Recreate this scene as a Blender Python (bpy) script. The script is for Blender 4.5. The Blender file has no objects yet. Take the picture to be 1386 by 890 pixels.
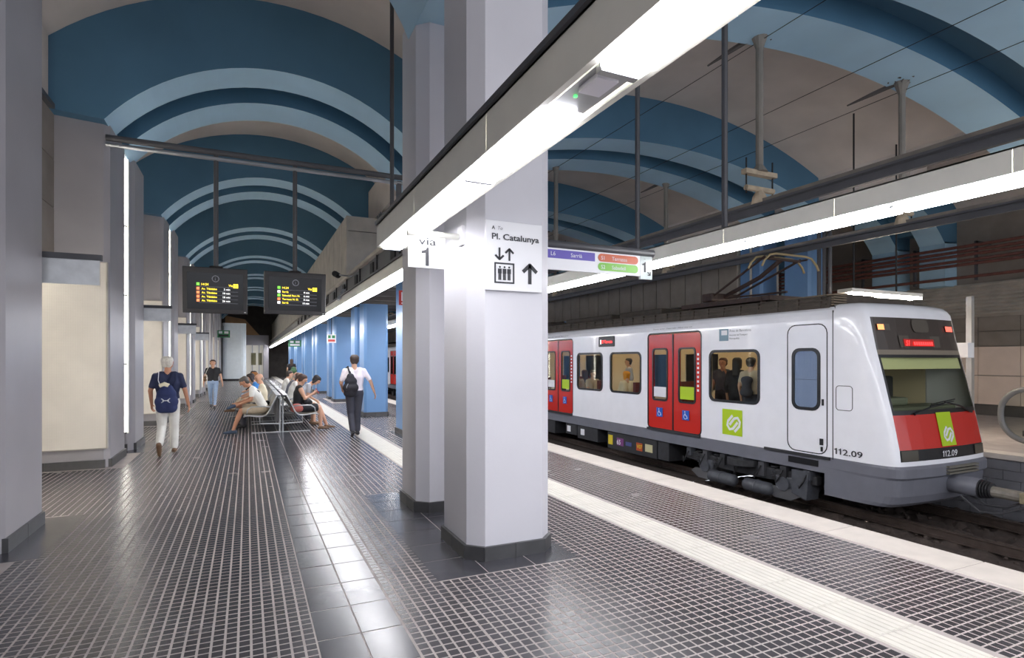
import bpy, math, random
import numpy as np
from mathutils import Vector, Matrix
random.seed(7)
SC = bpy.context.scene
COL = SC.collection
# ------------------------------------------------------------------ camera, world, exposure
YAW = math.atan(358 / 770.0)
cam_d = bpy.data.cameras.new('camera')
cam_d.lens = 20.0
cam_d.sensor_width = 36.0
cam_d.shift_y = 42 / 1386.0
cam_d.clip_start = 0.05
cam_d.clip_end = 300
cam = bpy.data.objects.new('camera', cam_d)
COL.objects.link(cam)
cam.location = (0, 0, 1.65)
cam.rotation_euler = (math.pi / 2, 0, -YAW)
SC.camera = cam
SC.cycles.diffuse_bounces = 6
W = bpy.data.worlds.new('world')
SC.world = W
W.use_nodes = True
W.node_tree.nodes['Background'].inputs[0].default_value = (0.80, 0.84, 0.92, 1)
W.node_tree.nodes['Background'].inputs[1].default_value = 1.45
SC.view_settings.view_transform = 'Standard'
SC.view_settings.look = 'None'
SC.view_settings.gamma = 1.0
SC.view_settings.use_curve_mapping = False
SC.view_settings.exposure = 0.3
TUBE = 25.0       # radiance of the platform light lines
NICHE = 14.0       # wall lamps on the left

# ------------------------------------------------------------------ materials
def lin(c):
    return tuple(((v / 255.0) / 12.92 if v / 255.0 <= 0.04045 else (((v / 255.0) + 0.055) / 1.055) ** 2.4) for v in c)
MATS = {}
def mat(name, c, rough=0.5, metal=0.0, var=0.0, vscale=4.0, bump=0.0, bscale=60.0, emit=0.0, spec=0.5, coat=0.0, rvar=0.0):
    if name in MATS:
        return MATS[name]
    m = bpy.data.materials.new(name)
    m.use_nodes = True
    nt = m.node_tree
    b = nt.nodes['Principled BSDF']
    L = lin(c)
    b.inputs['Base Color'].default_value = (*L, 1)
    b.inputs['Roughness'].default_value = rough
    b.inputs['Metallic'].default_value = metal
    b.inputs['Specular IOR Level'].default_value = spec
    b.inputs['Coat Weight'].default_value = coat
    if emit:
        b.inputs['Emission Color'].default_value = (*L, 1)
        b.inputs['Emission Strength'].default_value = emit
    if var or bump or rvar:
        tc = nt.nodes.new('ShaderNodeTexCoord')
        gm = nt.nodes.new('ShaderNodeNewGeometry')
    if var or rvar:
        n = nt.nodes.new('ShaderNodeTexNoise')
        n.inputs['Scale'].default_value = vscale
        n.inputs['Detail'].default_value = 6
        nt.links.new(gm.outputs['Position'], n.inputs['Vector'])
    if var:
        r = nt.nodes.new('ShaderNodeValToRGB')
        r.color_ramp.elements[0].position = 0.3
        r.color_ramp.elements[1].position = 0.7
        r.color_ramp.elements[0].color = (*[v * (1 - var) for v in L], 1)
        r.color_ramp.elements[1].color = (*[min(1, v * (1 + var)) for v in L], 1)
        nt.links.new(n.outputs['Fac'], r.inputs['Fac'])
        nt.links.new(r.outputs['Color'], b.inputs['Base Color'])
    if rvar:
        mr = nt.nodes.new('ShaderNodeMapRange')
        mr.inputs['To Min'].default_value = max(0.02, rough - rvar)
        mr.inputs['To Max'].default_value = rough + rvar
        nt.links.new(n.outputs['Fac'], mr.inputs['Value'])
        nt.links.new(mr.outputs['Result'], b.inputs['Roughness'])
    if bump:
        n2 = nt.nodes.new('ShaderNodeTexNoise')
        n2.inputs['Scale'].default_value = bscale
        n2.inputs['Detail'].default_value = 4
        nt.links.new(gm.outputs['Position'], n2.inputs['Vector'])
        bp = nt.nodes.new('ShaderNodeBump')
        bp.inputs['Strength'].default_value = bump
        bp.inputs['Distance'].default_value = 0.01
        nt.links.new(n2.outputs['Fac'], bp.inputs['Height'])
        nt.links.new(bp.outputs['Normal'], b.inputs['Normal'])
    MATS[name] = m
    return m
def glass(name, tint, gloss=0.12, rough=0.03):
    if name in MATS:
        return MATS[name]
    m = bpy.data.materials.new(name)
    m.use_nodes = True
    nt = m.node_tree
    for n in list(nt.nodes):
        if n.type != 'OUTPUT_MATERIAL':
            nt.nodes.remove(n)
    out = [n for n in nt.nodes if n.type == 'OUTPUT_MATERIAL'][0]
    t = nt.nodes.new('ShaderNodeBsdfTransparent')
    t.inputs[0].default_value = (*tint, 1)
    g = nt.nodes.new('ShaderNodeBsdfGlossy')
    g.inputs['Roughness'].default_value = rough
    mx = nt.nodes.new('ShaderNodeMixShader')
    fr = nt.nodes.new('ShaderNodeLayerWeight')
    fr.inputs['Blend'].default_value = gloss
    nt.links.new(fr.outputs['Fresnel'], mx.inputs[0])
    nt.links.new(t.outputs[0], mx.inputs[1])
    nt.links.new(g.outputs[0], mx.inputs[2])
    nt.links.new(mx.outputs[0], out.inputs[0])
    MATS[name] = m
    return m

M_grout = mat('grout', (164, 155, 152), 0.7, var=0.12, vscale=3, bump=0.15, bscale=90)
M_tile = mat('dark_tile', (62, 60, 64), 0.26, var=0.12, vscale=1.7, rvar=0.04, bump=0.03, bscale=140)
M_slab = mat('dark_slab', (66, 66, 72), 0.24, var=0.15, vscale=2.2, rvar=0.06, bump=0.03, bscale=120)
M_skirt = mat('skirting_stone', (72, 72, 74), 0.42, var=0.18, vscale=7)
M_tact = mat('tactile_white', (208, 204, 195), 0.45, var=0.06, vscale=6)
M_edge = mat('edge_stone', (198, 190, 182), 0.5, var=0.07, vscale=5, bump=0.05)
M_white = mat('white_paint', (206, 205, 212), 0.42, var=0.04, vscale=1.2, bump=0.06, bscale=45)
M_pier = mat('pier_paint', (162, 159, 163), 0.4, var=0.05, vscale=1.5, bump=0.06, bscale=45)
M_blue = mat('blue_paint', (99, 137, 182), 0.35, var=0.05, vscale=1.4, bump=0.05, bscale=40)
M_vgrey = mat('vault_grey', (212, 203, 195), 0.7, var=0.10, vscale=0.9, bump=0.08, bscale=20)
M_vdark = mat('vault_dark_blue', (76, 118, 146), 0.62, var=0.08, vscale=1.0, bump=0.05, bscale=25)
M_vlight = mat('vault_light_blue', (174, 210, 232), 0.6, var=0.06, vscale=1.0, bump=0.05, bscale=25)
M_conc = mat('concrete', (182, 176, 166), 0.75, var=0.16, vscale=2.2, bump=0.1, bscale=30)
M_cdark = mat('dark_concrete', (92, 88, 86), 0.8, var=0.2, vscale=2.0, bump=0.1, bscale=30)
M_stone = mat('wall_stone', (138, 130, 122), 0.6, var=0.12, vscale=2.5)
M_ivory = mat('ivory_enamel', (236, 235, 226), 0.4, var=0.03, vscale=5)
M_dmetal = mat('dark_metal', (82, 82, 86), 0.45, metal=0.2, var=0.1)
M_black = mat('black', (24, 24, 27), 0.4)
M_blackm = mat('black_matt', (30, 30, 32), 0.7)
M_steel = mat('steel', (168, 170, 174), 0.3, metal=0.85)
M_alu = mat('brushed_plate', (216, 218, 220), 0.3, metal=0.45, var=0.1, vscale=9)
M_tube = mat('tube_glow', (250, 250, 255), 0.3, emit=TUBE)
M_tube1 = mat('tube_glow_near', (250, 250, 255), 0.3, emit=TUBE * 0.68)
M_niche = mat('niche_glow', (255, 250, 240), 0.3, emit=NICHE)
M_niche2 = mat('panel_lamp_glow', (255, 248, 236), 0.3, emit=70.0)
M_strip = mat('strip_glow', (255, 238, 216), 0.3, emit=90.0)
M_panel = None
M_wsign = mat('sign_white', (232, 232, 236), 0.35)
M_ink = mat('sign_ink', (44, 44, 50), 0.5)
M_inkl = mat('sign_ink_light', (130, 130, 138), 0.5)
M_rust = mat('rust_pipe', (112, 70, 62), 0.6, var=0.2, vscale=6)
M_wood = mat('bleached_wood', (176, 160, 138), 0.7, var=0.15, vscale=10)
M_rail = mat('rail_steel', (96, 84, 78), 0.45, metal=0.6, var=0.2, vscale=8)
M_bed = mat('track_bed', (62, 52, 47), 0.9, var=0.35, vscale=7, bump=0.5, bscale=40)

# ------------------------------------------------------------------ mesh builder
OFF = {}
class MB:
    def __init__(s):
        s.v, s.f, s.m = [], [], []
    def add(s, vs, fs, mi=0):
        o = len(s.v)
        s.v.extend([tuple(p) for p in vs])
        for q in fs:
            s.f.append(tuple(i + o for i in q))
            s.m.append(mi)
        return s
    def box(s, x0, x1, y0, y1, z0, z1, mi=0):
        return s.add([(x0, y0, z0), (x1, y0, z0), (x1, y1, z0), (x0, y1, z0), (x0, y0, z1), (x1, y0, z1), (x1, y1, z1), (x0, y1, z1)],
                     [(0, 3, 2, 1), (4, 5, 6, 7), (0, 1, 5, 4), (1, 2, 6, 5), (2, 3, 7, 6), (3, 0, 4, 7)], mi)
    def cbox(s, c, e, R=None, mi=0):
        o = len(s.v)
        s.box(-e[0] / 2, e[0] / 2, -e[1] / 2, e[1] / 2, -e[2] / 2, e[2] / 2, mi)
        for i in range(o, len(s.v)):
            p = Vector(s.v[i])
            if R is not None:
                p = R @ p
            s.v[i] = tuple(p + Vector(c))
        return s
    def prism(s, poly, axis, a0, a1, mi=0):
        n = len(poly)
        def P(p, a):
            return {'x': (a, p[0], p[1]), 'y': (p[0], a, p[1]), 'z': (p[0], p[1], a)}[axis]
        vs = [P(p, a0) for p in poly] + [P(p, a1) for p in poly]
        fs = [tuple(range(n))[::-1], tuple(range(n, 2 * n))] + [(i, (i + 1) % n, n + (i + 1) % n, n + i) for i in range(n)]
        return s.add(vs, fs, mi)
    def ring(s, outer, inner, axis, a0, a1, mi=0):
        n = len(outer)
        def P(p, a):
            return {'x': (a, p[0], p[1]), 'y': (p[0], a, p[1]), 'z': (p[0], p[1], a)}[axis]
        vs = [P(p, a0) for p in outer] + [P(p, a0) for p in inner] + [P(p, a1) for p in outer] + [P(p, a1) for p in inner]
        fs = []
        for i in range(n):
            j = (i + 1) % n
            fs += [(i, j, n + j, n + i), (2 * n + i, 3 * n + i, 3 * n + j, 2 * n + j), (i, 2 * n + i, 2 * n + j, j), (n + i, n + j, 3 * n + j, 3 * n + i)]
        return s.add(vs, fs, mi)
    def tube(s, pts, r, n=8, mi=0, closed=False):
        pts = [Vector(p) for p in pts]
        k = len(pts)
        rs = r if isinstance(r, (list, tuple)) else [r] * k
        rings = []
        ref = None
        for i in range(k):
            if closed:
                d = pts[(i + 1) % k] - pts[i - 1]
            else:
                d = pts[min(i + 1, k - 1)] - pts[max(i - 1, 0)]
            if d.length < 1e-9:
                d = Vector((0, 0, 1))
            d.normalize()
            if ref is None:
                ref = Vector((0, 0, 1)) if abs(d.z) < 0.9 else Vector((1, 0, 0))
            a = (ref - d * ref.dot(d))
            if a.length < 1e-6:
                a = d.orthogonal()
            a.normalize()
            ref = a
            b = d.cross(a)
            rings.append([pts[i] + (a * math.cos(2 * math.pi * j / n) + b * math.sin(2 * math.pi * j / n)) * rs[i] for j in range(n)])
        vs = [p for q in rings for p in q]
        fs = []
        for i in range(k if closed else k - 1):
            i2 = (i + 1) % k
            for j in range(n):
                fs.append((i * n + j, i * n + (j + 1) % n, i2 * n + (j + 1) % n, i2 * n + j))
        if not closed:
            fs += [tuple(range(n))[::-1], tuple((k - 1) * n + j for j in range(n))]
        return s.add(vs, fs, mi)
    def ball(s, c, r, nu=12, nv=8, mi=0, R=None):
        if not isinstance(r, (list, tuple)):
            r = (r, r, r)
        vs = [(0, 0, r[2])]
        for i in range(1, nv):
            t = math.pi * i / nv
            for j in range(nu):
                p = 2 * math.pi * j / nu
                vs.append((r[0] * math.sin(t) * math.cos(p), r[1] * math.sin(t) * math.sin(p), r[2] * math.cos(t)))
        vs.append((0, 0, -r[2]))
        fs = [(0, 1 + j, 1 + (j + 1) % nu) for j in range(nu)]
        for i in range(nv - 2):
            for j in range(nu):
                a = 1 + i * nu
                fs.append((a + j, a + nu + j, a + nu + (j + 1) % nu, a + (j + 1) % nu))
        e = len(vs) - 1
        a = 1 + (nv - 2) * nu
        fs += [(e, a + (j + 1) % nu, a + j) for j in range(nu)]
        c = Vector(c)
        out = []
        for p in vs:
            p = Vector(p)
            if R is not None:
                p = R @ p
            out.append(p + c)
        return s.add(out, fs, mi)
    def build(s, name, mats, parent=None, smooth=False, bevel=0.0, origin=None):
        if not isinstance(mats, (list, tuple)):
            mats = [mats]
        if parent is not None:
            off = OFF.get(parent.name, Vector((0, 0, 0)))
        elif origin is not None:
            off = Vector(origin)
        else:
            a = np.array(s.v)
            lo, hi = a.min(0), a.max(0)
            off = Vector(((lo[0] + hi[0]) / 2, (lo[1] + hi[1]) / 2, lo[2]))
        me = bpy.data.meshes.new(name)
        me.from_pydata([(p[0] - off.x, p[1] - off.y, p[2] - off.z) for p in s.v], [], s.f)
        for m in mats:
            me.materials.append(m)
        if len(mats) > 1:
            me.polygons.foreach_set('material_index', s.m)
        if smooth:
            me.polygons.foreach_set('use_smooth', [True] * len(me.polygons))
        me.update()
        o = bpy.data.objects.new(name, me)
        COL.objects.link(o)
        if parent is not None:
            o.parent = parent
        else:
            o.location = off
        OFF[o.name] = off
        if bevel:
            b = o.modifiers.new('bevel', 'BEVEL')
            b.width = bevel
            b.segments = 2
            b.limit_method = 'ANGLE'
        return o
def tag(o, label=None, cat=None, group=None, kind=None):
    if label: o['label'] = label
    if cat: o['category'] = cat
    if group: o['group'] = group
    if kind: o['kind'] = kind
    return o
def thing(name, loc, label, cat, group=None, kind=None):
    o = bpy.data.objects.new(name, None)
    o.empty_display_size = 0.2
    COL.objects.link(o)
    o.location = loc
    OFF[o.name] = Vector(loc)
    return tag(o, label, cat, group, kind)
def copy_tree(o, delta=None, parent=None, label=None):
    c = o.copy()
    COL.objects.link(c)
    c.parent = parent
    if delta is not None:
        c.location = o.location + Vector(delta)
    OFF[c.name] = OFF.get(o.name, Vector()) + (Vector(delta) if delta is not None else Vector())
    if label: c['label'] = label
    for ch in [x for x in KIDS.get(o.name, [])]:
        copy_tree(ch, None, c)
    return c
KIDS = {}
def index_kids():
    KIDS.clear()
    for x in bpy.data.objects:
        if x.parent is not None:
            KIDS.setdefault(x.parent.name, []).append(x)
def rrect(x0, x1, z0, z1, r, n=5):
    out = []
    for cx, cz, a in ((x1 - r, z1 - r, 0), (x0 + r, z1 - r, 90), (x0 + r, z0 + r, 180), (x1 - r, z0 + r, 270)):
        for i in range(n):
            t = math.radians(a + 90.0 * i / (n - 1))
            out.append((cx + r * math.cos(t), cz + r * math.sin(t)))
    return out
FCACHE = {}
def text(name, s, m, parent, org, right, up, h, width=None, bold=0.0, depth=0.002, label=None, align='L'):
    """flat printed lettering as a thin mesh; org = left end of the baseline, h = capital height"""
    key = (s, bold)
    if key not in FCACHE:
        cu = bpy.data.curves.new('lettering', 'FONT')
        cu.body = s
        cu.size = 1.0
        cu.offset = bold
        cu.resolution_u = 3
        t = bpy.data.objects.new('lettering', cu)
        COL.objects.link(t)
        dg = bpy.context.evaluated_depsgraph_get()
        me = bpy.data.meshes.new_from_object(t.evaluated_get(dg))
        vs = [tuple(v.co) for v in me.vertices]
        fs = [tuple(p.vertices) for p in me.polygons]
        bpy.data.objects.remove(t)
        bpy.data.meshes.remove(me)
        FCACHE[key] = (vs, fs)
    vs, fs = FCACHE[key]
    x0 = min(v[0] for v in vs); x1 = max(v[0] for v in vs)
    k = h / 0.72
    kx = k if width is None else width / (x1 - x0)
    R = Vector(right).normalized(); U = Vector(up).normalized()
    N = R.cross(U)
    sh = 0.0 if align == 'L' else (-(x1 - x0) * kx / 2 if align == 'C' else -(x1 - x0) * kx)
    b = MB()
    b.add([Vector(org) + R * ((v[0] - x0) * kx + sh) + U * (v[1] * k) + N * depth for v in vs], fs)
    return b.build(name, m, parent)
# ------------------------------------------------------------------ floor
P = 6.2
Y0 = [4.31 + P * k for k in range(0, 10)]
YEND = 62.0
XE = 5.44
def slab_rects():
    r = [(1.29, 2.52, 4.08, 7.07)]
    for k in range(1, 5):
        r.append((2.93, 3.97, Y0[k] - 0.26, Y0[k] + 2.76))
    return r
SLABR = slab_rects()
def left_solid(x, y):
    for k in range(0, 5):
        a, b = Y0[k] + 0.04, Y0[k] + 3.0
        if a - 0.16 < y < b + 0.16 and x < -1.74:
            return True
    return False
fl = MB()
fl.box(-3.7, XE - 0.02, -5, YEND, -1.3, -0.0014)
floor = fl.build('floor', M_grout, origin=(0, 0, 0))
tag(floor, 'dark tiled station platform floor with pale joints', None, None, 'structure')

TP, TG = 0.07, 0.0145
cells = []
def col_range(x_from, x_to, step):
    out = []
    x = x_from
    while (step > 0 and x + TP <= x_to + 1e-6) or (step < 0 and x - TP >= x_to - 1e-6):
        out.append(x if step > 0 else x - TP)
        x += step * TP
    return out
YT0, YT1 = 0.9, 26.0
cols = [(x, 'L') for x in col_range(0.37, -3.5, -1)] + [(x, 'M') for x in col_range(0.885, 1.31, 1)] + [(x, 'R') for x in col_range(1.31, 5.0, 1)]
ny = int((YT1 - YT0) / TP)
for (x, fld) in cols:
    for j in range(ny):
        y = YT0 + j * TP + (0.02 if fld != 'L' else 0.0)
        cx, cy = x + TP / 2, y + TP / 2
        if fld == 'L' and cx < -1.7 and left_solid(cx, cy):
            continue
        if fld == 'L' and cx < -2.6 and not (7.0 < cy < 11):
            continue
        if fld == 'R':
            if cy < 8.05 and 3.33 < cx < 3.81:
                continue
            if cy > 7.6 and 2.14 < cx < 2.61:
                continue
            if 7.6 < cy < 8.05 and 2.14 < cx < 3.81:
                continue
            if any(r[0] - 0.01 < cx < r[1] + 0.01 and r[2] - 0.01 < cy < r[3] + 0.01 for r in SLABR):
                continue
        cells.append((cx, cy))
cells = np.array(cells)
sA, cA = math.sin(YAW), math.cos(YAW)
dep = cells[:, 0] * sA + cells[:, 1] * cA
rt = cells[:, 0] * cA - cells[:, 1] * sA
px = 693 + 770 * rt / np.maximum(dep, 0.05)
py = 487 + 770 * 1.65 / np.maximum(dep, 0.05)
inv = (dep > 0.6) & (px > -25) & (px < 1411) & (py < 915)
nearly = (dep > 0.3) & (px > -900) & (px < 2300)
order = np.argsort(np.where(inv, dep, 1e6))
first = set(order[:300].tolist())
hw = (TP - TG) / 2
tm = MB()
tm.add([(-hw, -hw, 0), (hw, -hw, 0), (hw, hw, 0), (-hw, hw, 0), (-hw - .001, -hw - .001, -.006), (hw + .001, -hw - .001, -.006), (hw + .001, hw + .001, -.006), (-hw - .001, hw + .001, -.006)],
       [(0, 1, 2, 3), (4, 5, 1, 0), (5, 6, 2, 1), (6, 7, 3, 2), (7, 4, 0, 3)])
tile0 = tm.build('tile', M_tile, floor)
fi = sorted(first)
rng = np.random.RandomState(3)
for n, i in enumerate(fi):
    o = tile0 if n == 0 else tile0.copy()
    if n:
        COL.objects.link(o)
    o.location = (cells[i, 0], cells[i, 1], 0)
    o.rotation_euler = (rng.uniform(-.0012, .0012), rng.uniform(-.0012, .0012), 0)
rest = np.array([i for i in range(len(cells)) if i not in first and nearly[i]])
c = cells[rest]
nt_ = len(c)
base = np.array(tm.v)
V = np.repeat(base[None], nt_, 0)
tx = rng.uniform(-.0015, .0015, (nt_, 1)); ty = rng.uniform(-.0015, .0015, (nt_, 1))
V[:, :, 2] += base[None, :, 0] * tx + base[None, :, 1] * ty
V[:, :, 0] += c[:, 0:1]; V[:, :, 1] += c[:, 1:2]
Fq = np.array(tm.f)[None] + (np.arange(nt_) * 8)[:, None, None]
me = bpy.data.meshes.new('tile_field')
me.from_pydata(V.reshape(-1, 3).tolist(), [], Fq.reshape(-1, 4).tolist())
me.materials.append(M_tile)
o = bpy.data.objects.new('tile_field', me)
COL.objects.link(o); o.parent = floor
tag(o, 'small dark glazed floor tiles laid in rows', None, None, 'stuff')
# far floor where single tiles can no longer be told apart: rows of tile as long strips
ff = MB()
for (x, fld) in cols:
    if fld == 'R' and (2.14 < x + TP / 2 < 2.61):
        continue
    ff.box(x + TG / 2, x + TP - TG / 2, YT1 + 0.05, YEND, -0.006, 0.0)
o = ff.build('tile_field', M_tile, floor)
tag(o, 'far rows of dark floor tiles', None, None, 'stuff')
# band of large slabs along the hall
def bev_plate(x0, x1, y0, y1, z0, z1, b=0.003):
    m = MB()
    m.add([(x0 + b, y0 + b, z1), (x1 - b, y0 + b, z1), (x1 - b, y1 - b, z1), (x0 + b, y1 - b, z1),
           (x0, y0, z1 - b), (x1, y0, z1 - b), (x1, y1, z1 - b), (x0, y1, z1 - b),
           (x0, y0, z0), (x1, y0, z0), (x1, y1, z0), (x0, y1, z0)],
          [(0, 1, 2, 3), (4, 5, 1, 0), (5, 6, 2, 1), (6, 7, 3, 2), (7, 4, 0, 3), (8, 9, 5, 4), (9, 10, 6, 5), (10, 11, 7, 6), (11, 8, 4, 7)])
    return m
sl = bev_plate(-0.1245, 0.1245, -0.208, 0.208, -0.006, 0.001).build('paving_slab', M_slab, floor)
sl.location = (0.5, -20, 0)
first_slab = True
for i in range(60):
    for xx in (0.497, 0.752):
        y = 0.75 + 0.424 * i
        o = sl if first_slab else sl.copy()
        if not first_slab: COL.objects.link(o)
        first_slab = False
        o.location = (xx, y, random.uniform(-.0004, .0004))
        o.rotation_euler = (random.uniform(-.0012, .0012), random.uniform(-.0012, .0012), 0)
fs_ = MB()
y = 0.75 + 0.424 * 60
while y < YEND - .3:
    for xx in (0.497, 0.752):
        fs_.box(xx - .1245, xx + .1245, y - .208, y + .208, -.006, .001)
    y += 0.424
tag(fs_.build('paving_slabs', M_slab, floor), 'far dark paving slabs', None, None, 'stuff')
for r in SLABR[:3]:
    nx = max(1, round((r[1] - r[0]) / 0.41)); nyy = max(1, round((r[3] - r[2]) / 0.43))
    dx, dy = (r[1] - r[0]) / nx, (r[3] - r[2]) / nyy
    for i in range(nx):
        for j in range(nyy):
            bev_plate(r[0] + i * dx + .003, r[0] + (i + 1) * dx - .003, r[2] + j * dy + .003, r[2] + (j + 1) * dy - .003, -.006, .0008).build('paving_slab', M_slab, floor)
bev_plate(-2.6, -1.58, 5.95, 7.45, -.006, .0006).build('paving_slab', M_slab, floor)
bev_plate(-2.6, -1.6, 12.0, 13.6, -.006, .0006).build('paving_slab', M_slab, floor)
# tactile strips
def tact_mesh():
    m = bev_plate(-0.2, 0.2, -0.207, 0.207, -.006, .003)
    for i in range(7):
        xx = -0.171 + i * 0.057
        m.add([(xx - .022, -.205, .003), (xx + .022, -.205, .003), (xx + .022, .205, .003), (xx - .022, .205, .003),
               (xx - .018, -.201, .0075), (xx + .018, -.201, .0075), (xx + .018, .201, .0075), (xx - .018, .201, .0075)],
              [(4, 5, 6, 7), (0, 1, 5, 4), (1, 2, 6, 5), (2, 3, 7, 6), (3, 0, 4, 7)])
    return m
tt = tact_mesh().build('tactile_tile', M_tact, floor)
pos = [(3.57, 0.69 + 0.42 * i - 0.003) for i in range(18)]
pos += [(3.57 - 0.41 * i, 7.83) for i in range(1, 3)]
pos += [(2.37, 7.83 + 0.42 * i) for i in range(0, 56)]
for n, p in enumerate(pos):
    o = tt if n == 0 else tt.copy()
    if n: COL.objects.link(o)
    o.location = (p[0], p[1], 0)
ft = MB()
yy = pos[-1][1] + .21
while yy < YEND - .5:
    for i in range(7):
        ft.box(2.37 - .171 + i * .057 - .02, 2.37 - .171 + i * .057 + .02, yy + .005, yy + .415, -.004, .0075)
    yy += .42
tag(ft.build('tactile_ridges', M_tact, floor), 'far end of the white ridged tactile strip', None, None, 'stuff')
# white platform edge stones
y = -1.02
n = 0
while y < 45:
    L = (1.25, 0.98, 1.38, 1.1, 1.3)[n % 5]
    bev_plate(5.003, XE + 0.02, y + .004, y + L - .004, -.12, .004, .006).build('edge_stone', M_edge, floor)
    y += L; n += 1
bev_plate(5.003, XE + 0.02, y, YEND, -.12, .004, .006).build('edge_stone', M_edge, floor)
b = MB(); b.box(5.40, 5.66, -5, YEND, -0.34, -0.22); b.box(5.61, 5.66, -5, YEND, -.22, -.17)
o = b.build('trim_1', M_cdark); tag(o, 'dark concrete ledge below the white platform edge', None, None, 'structure')

# ------------------------------------------------------------------ track bed, rails, opposite platform
ZB = -1.12
nx, nyb = 44, 110
vs, fs = [], []
for j in range(nyb + 1):
    for i in range(nx + 1):
        x = 5.3 + (12.1 - 5.3) * i / nx
        yb_ = -3 + 13.0 * j / nyb
        z = ZB + 0.035 * (math.sin(x * 9.1 + yb_ * 3.3) * math.sin(yb_ * 8.7 - x * 4.0)) + random.uniform(-.03, .03)
        vs.append((x, yb_, z))
for j in range(nyb):
    for i in range(nx):
        a = j * (nx + 1) + i
        fs.append((a, a + 1, a + nx + 2, a + nx + 1))
b = MB(); b.add(vs, fs)
b.add([(5.3, 10, ZB), (12.1, 10, ZB), (12.1, YEND, ZB), (5.3, YEND, ZB)], [(0, 1, 2, 3)])
o = b.build('trim_2', M_bed); tag(o, 'brown ballast track bed between the platforms', None, None, 'structure')
st = MB()
for i in range(420):
    x = random.uniform(5.9, 11.6); yb_ = random.uniform(1.0, 7.5); r = random.uniform(.02, .055)
    st.ball((x, yb_, ZB + .01), (r, r * random.uniform(.6, 1), r * .7), 5, 4, 0, Matrix.Rotation(random.uniform(0, 6), 3, 'Z'))
o = st.build('ballast_stones', M_bed); tag(o, 'loose brown ballast stones between the rails', None, None, 'stuff')
def rail(x, label):
    poly = [(-.07, 0), (.07, 0), (.07, .015), (.015, .03), (.015, .11), (.035, .12), (.035, .15), (-.035, .15), (-.035, .12), (-.015, .11), (-.015, .03), (-.07, .015)]
    b = MB(); b.prism([(x + p[0], ZB + .03 + p[1]) for p in poly], 'y', -3, YEND)
    tag(b.build('rail', M_rail), label, 'rail', 'track rails')
T1, T2 = 6.95, 10.4
rail(T1 - .72, 'steel rail of the empty track nearest the platform edge')
rail(T1 + .72, 'steel rail of the empty track on its train side')
rail(T2 - .72, 'steel rail under the near wheels of the train')
rail(T2 + .72, 'steel rail under the far wheels of the train')
b = MB(); b.box(12.02, 20.3, -5, YEND, -1.3, 0)
o = b.build('floor', M_grout, origin=(16, 20, 0)); tag(o, 'pale floor of the opposite platform behind the train', None, None, 'structure')
floor2 = o
bev_plate(11.95, 12.35, -3, YEND, -.08, .01).build('edge_stone', M_edge, floor2)
M_block = mat('platform_block', (112, 112, 118), 0.6, var=0.12, vscale=4)
for i in range(6):
    z = -1.12 + i * .17
    for j in range(10):
        y = 2.4 + j * .5 + (.25 if i % 2 else 0)
        m = MB(); m.box(11.98, 12.03, y + .004, y + .496, z + .004, z + .166)
        m.build('wall_block', M_block, floor2)

# ------------------------------------------------------------------ vaults and ribs
def arc(x0, x1, zs, za, n=24):
    xc, h, r_ = (x0 + x1) / 2, (x1 - x0) / 2, za - zs
    R = (h * h + r_ * r_) / (2 * r_)
    a = math.asin(min(1, h / R))
    return [(xc + R * math.sin(-a + 2 * a * i / n), za - R + R * math.cos(-a + 2 * a * i / n)) for i in range(n + 1)]
MX = 17.6
ceil_poly = [(-2.7, 5.3), (-2.62, 5.31)] + arc(-2.62, 3.78, 6.35, 7.62) + arc(3.8, 13.8, 6.5, 7.55, 32) + arc(MX - 3.78, MX + 2.62, 6.35, 7.62) + [(MX + 2.62, 5.3)]
b = MB()
n = len(ceil_poly)
b.add([(p[0], -5, p[1]) for p in ceil_poly] + [(p[0], YEND, p[1]) for p in ceil_poly], [(i, i + 1, n + i + 1, n + i) for i in range(n - 1)])
ceil = b.build('ceiling', M_vgrey, origin=(0, 0, 0), smooth=False)
tag(ceil, 'grey plaster barrel vaults over the platforms and tracks', None, None, 'structure')
def rib(poly, y0, y1, ztop, mats, name='vault_rib'):
    b = MB()
    for i in range(len(poly) - 1):
        p, q = poly[i], poly[i + 1]
        b.add([(p[0], y0, p[1]), (q[0], y0, q[1]), (q[0], y1, q[1]), (p[0], y1, p[1])], [(0, 1, 2, 3)], 0 if i in (0, len(poly) - 2) else 1)
        if abs(p[0] - q[0]) > 1e-5:
            for y in (y0, y1):
                b.add([(p[0], y, p[1]), (q[0], y, q[1]), (q[0], y, ztop), (p[0], y, ztop)], [(0, 1, 2, 3)], 0)
    return b.build(name, mats, ceil)
def rib_poly(k, lift=0.0):
    if k == 0:
        L = arc(-1.95, 1.66, 5.3, 6.5, 28); C = arc(2.44, 15.15, 5.3, 6.58, 40); Rr = arc(15.95, 19.55, 5.3, 6.5, 28)
    else:
        L = arc(-1.95, 3.12, 5.26, 6.5, 28); C = arc(3.8, 13.8, 5.62, 6.56, 36); Rr = [(MX - x, z) for x, z in L][::-1]
    up = lambda a: [(x, z + lift) for x, z in a]
    return [(-2.62, 5.3 + lift)] + up(L) + up(C) + up(Rr) + [(20.22, 5.3 + lift)]
for k in range(0, 9):
    y = Y0[k]
    rib(rib_poly(k), y - .2, y + .54, 8.1, [M_vdark, M_vlight])
    rib(rib_poly(k, .42), y + .54, y + 1.2, 8.1, [M_vdark, M_vdark], 'rib_infill')
    rib(rib_poly(k), y + 1.2, y + 2.06, 8.1, [M_vdark, M_vlight])
# longitudinal beams above the two rows of columns
for xa in (3.14, MX - 3.78):
    b = MB(); b.box(xa, xa + .64, 8.0, YEND, 5.5, 6.45); b.build('beam', M_vgrey, ceil)

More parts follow.
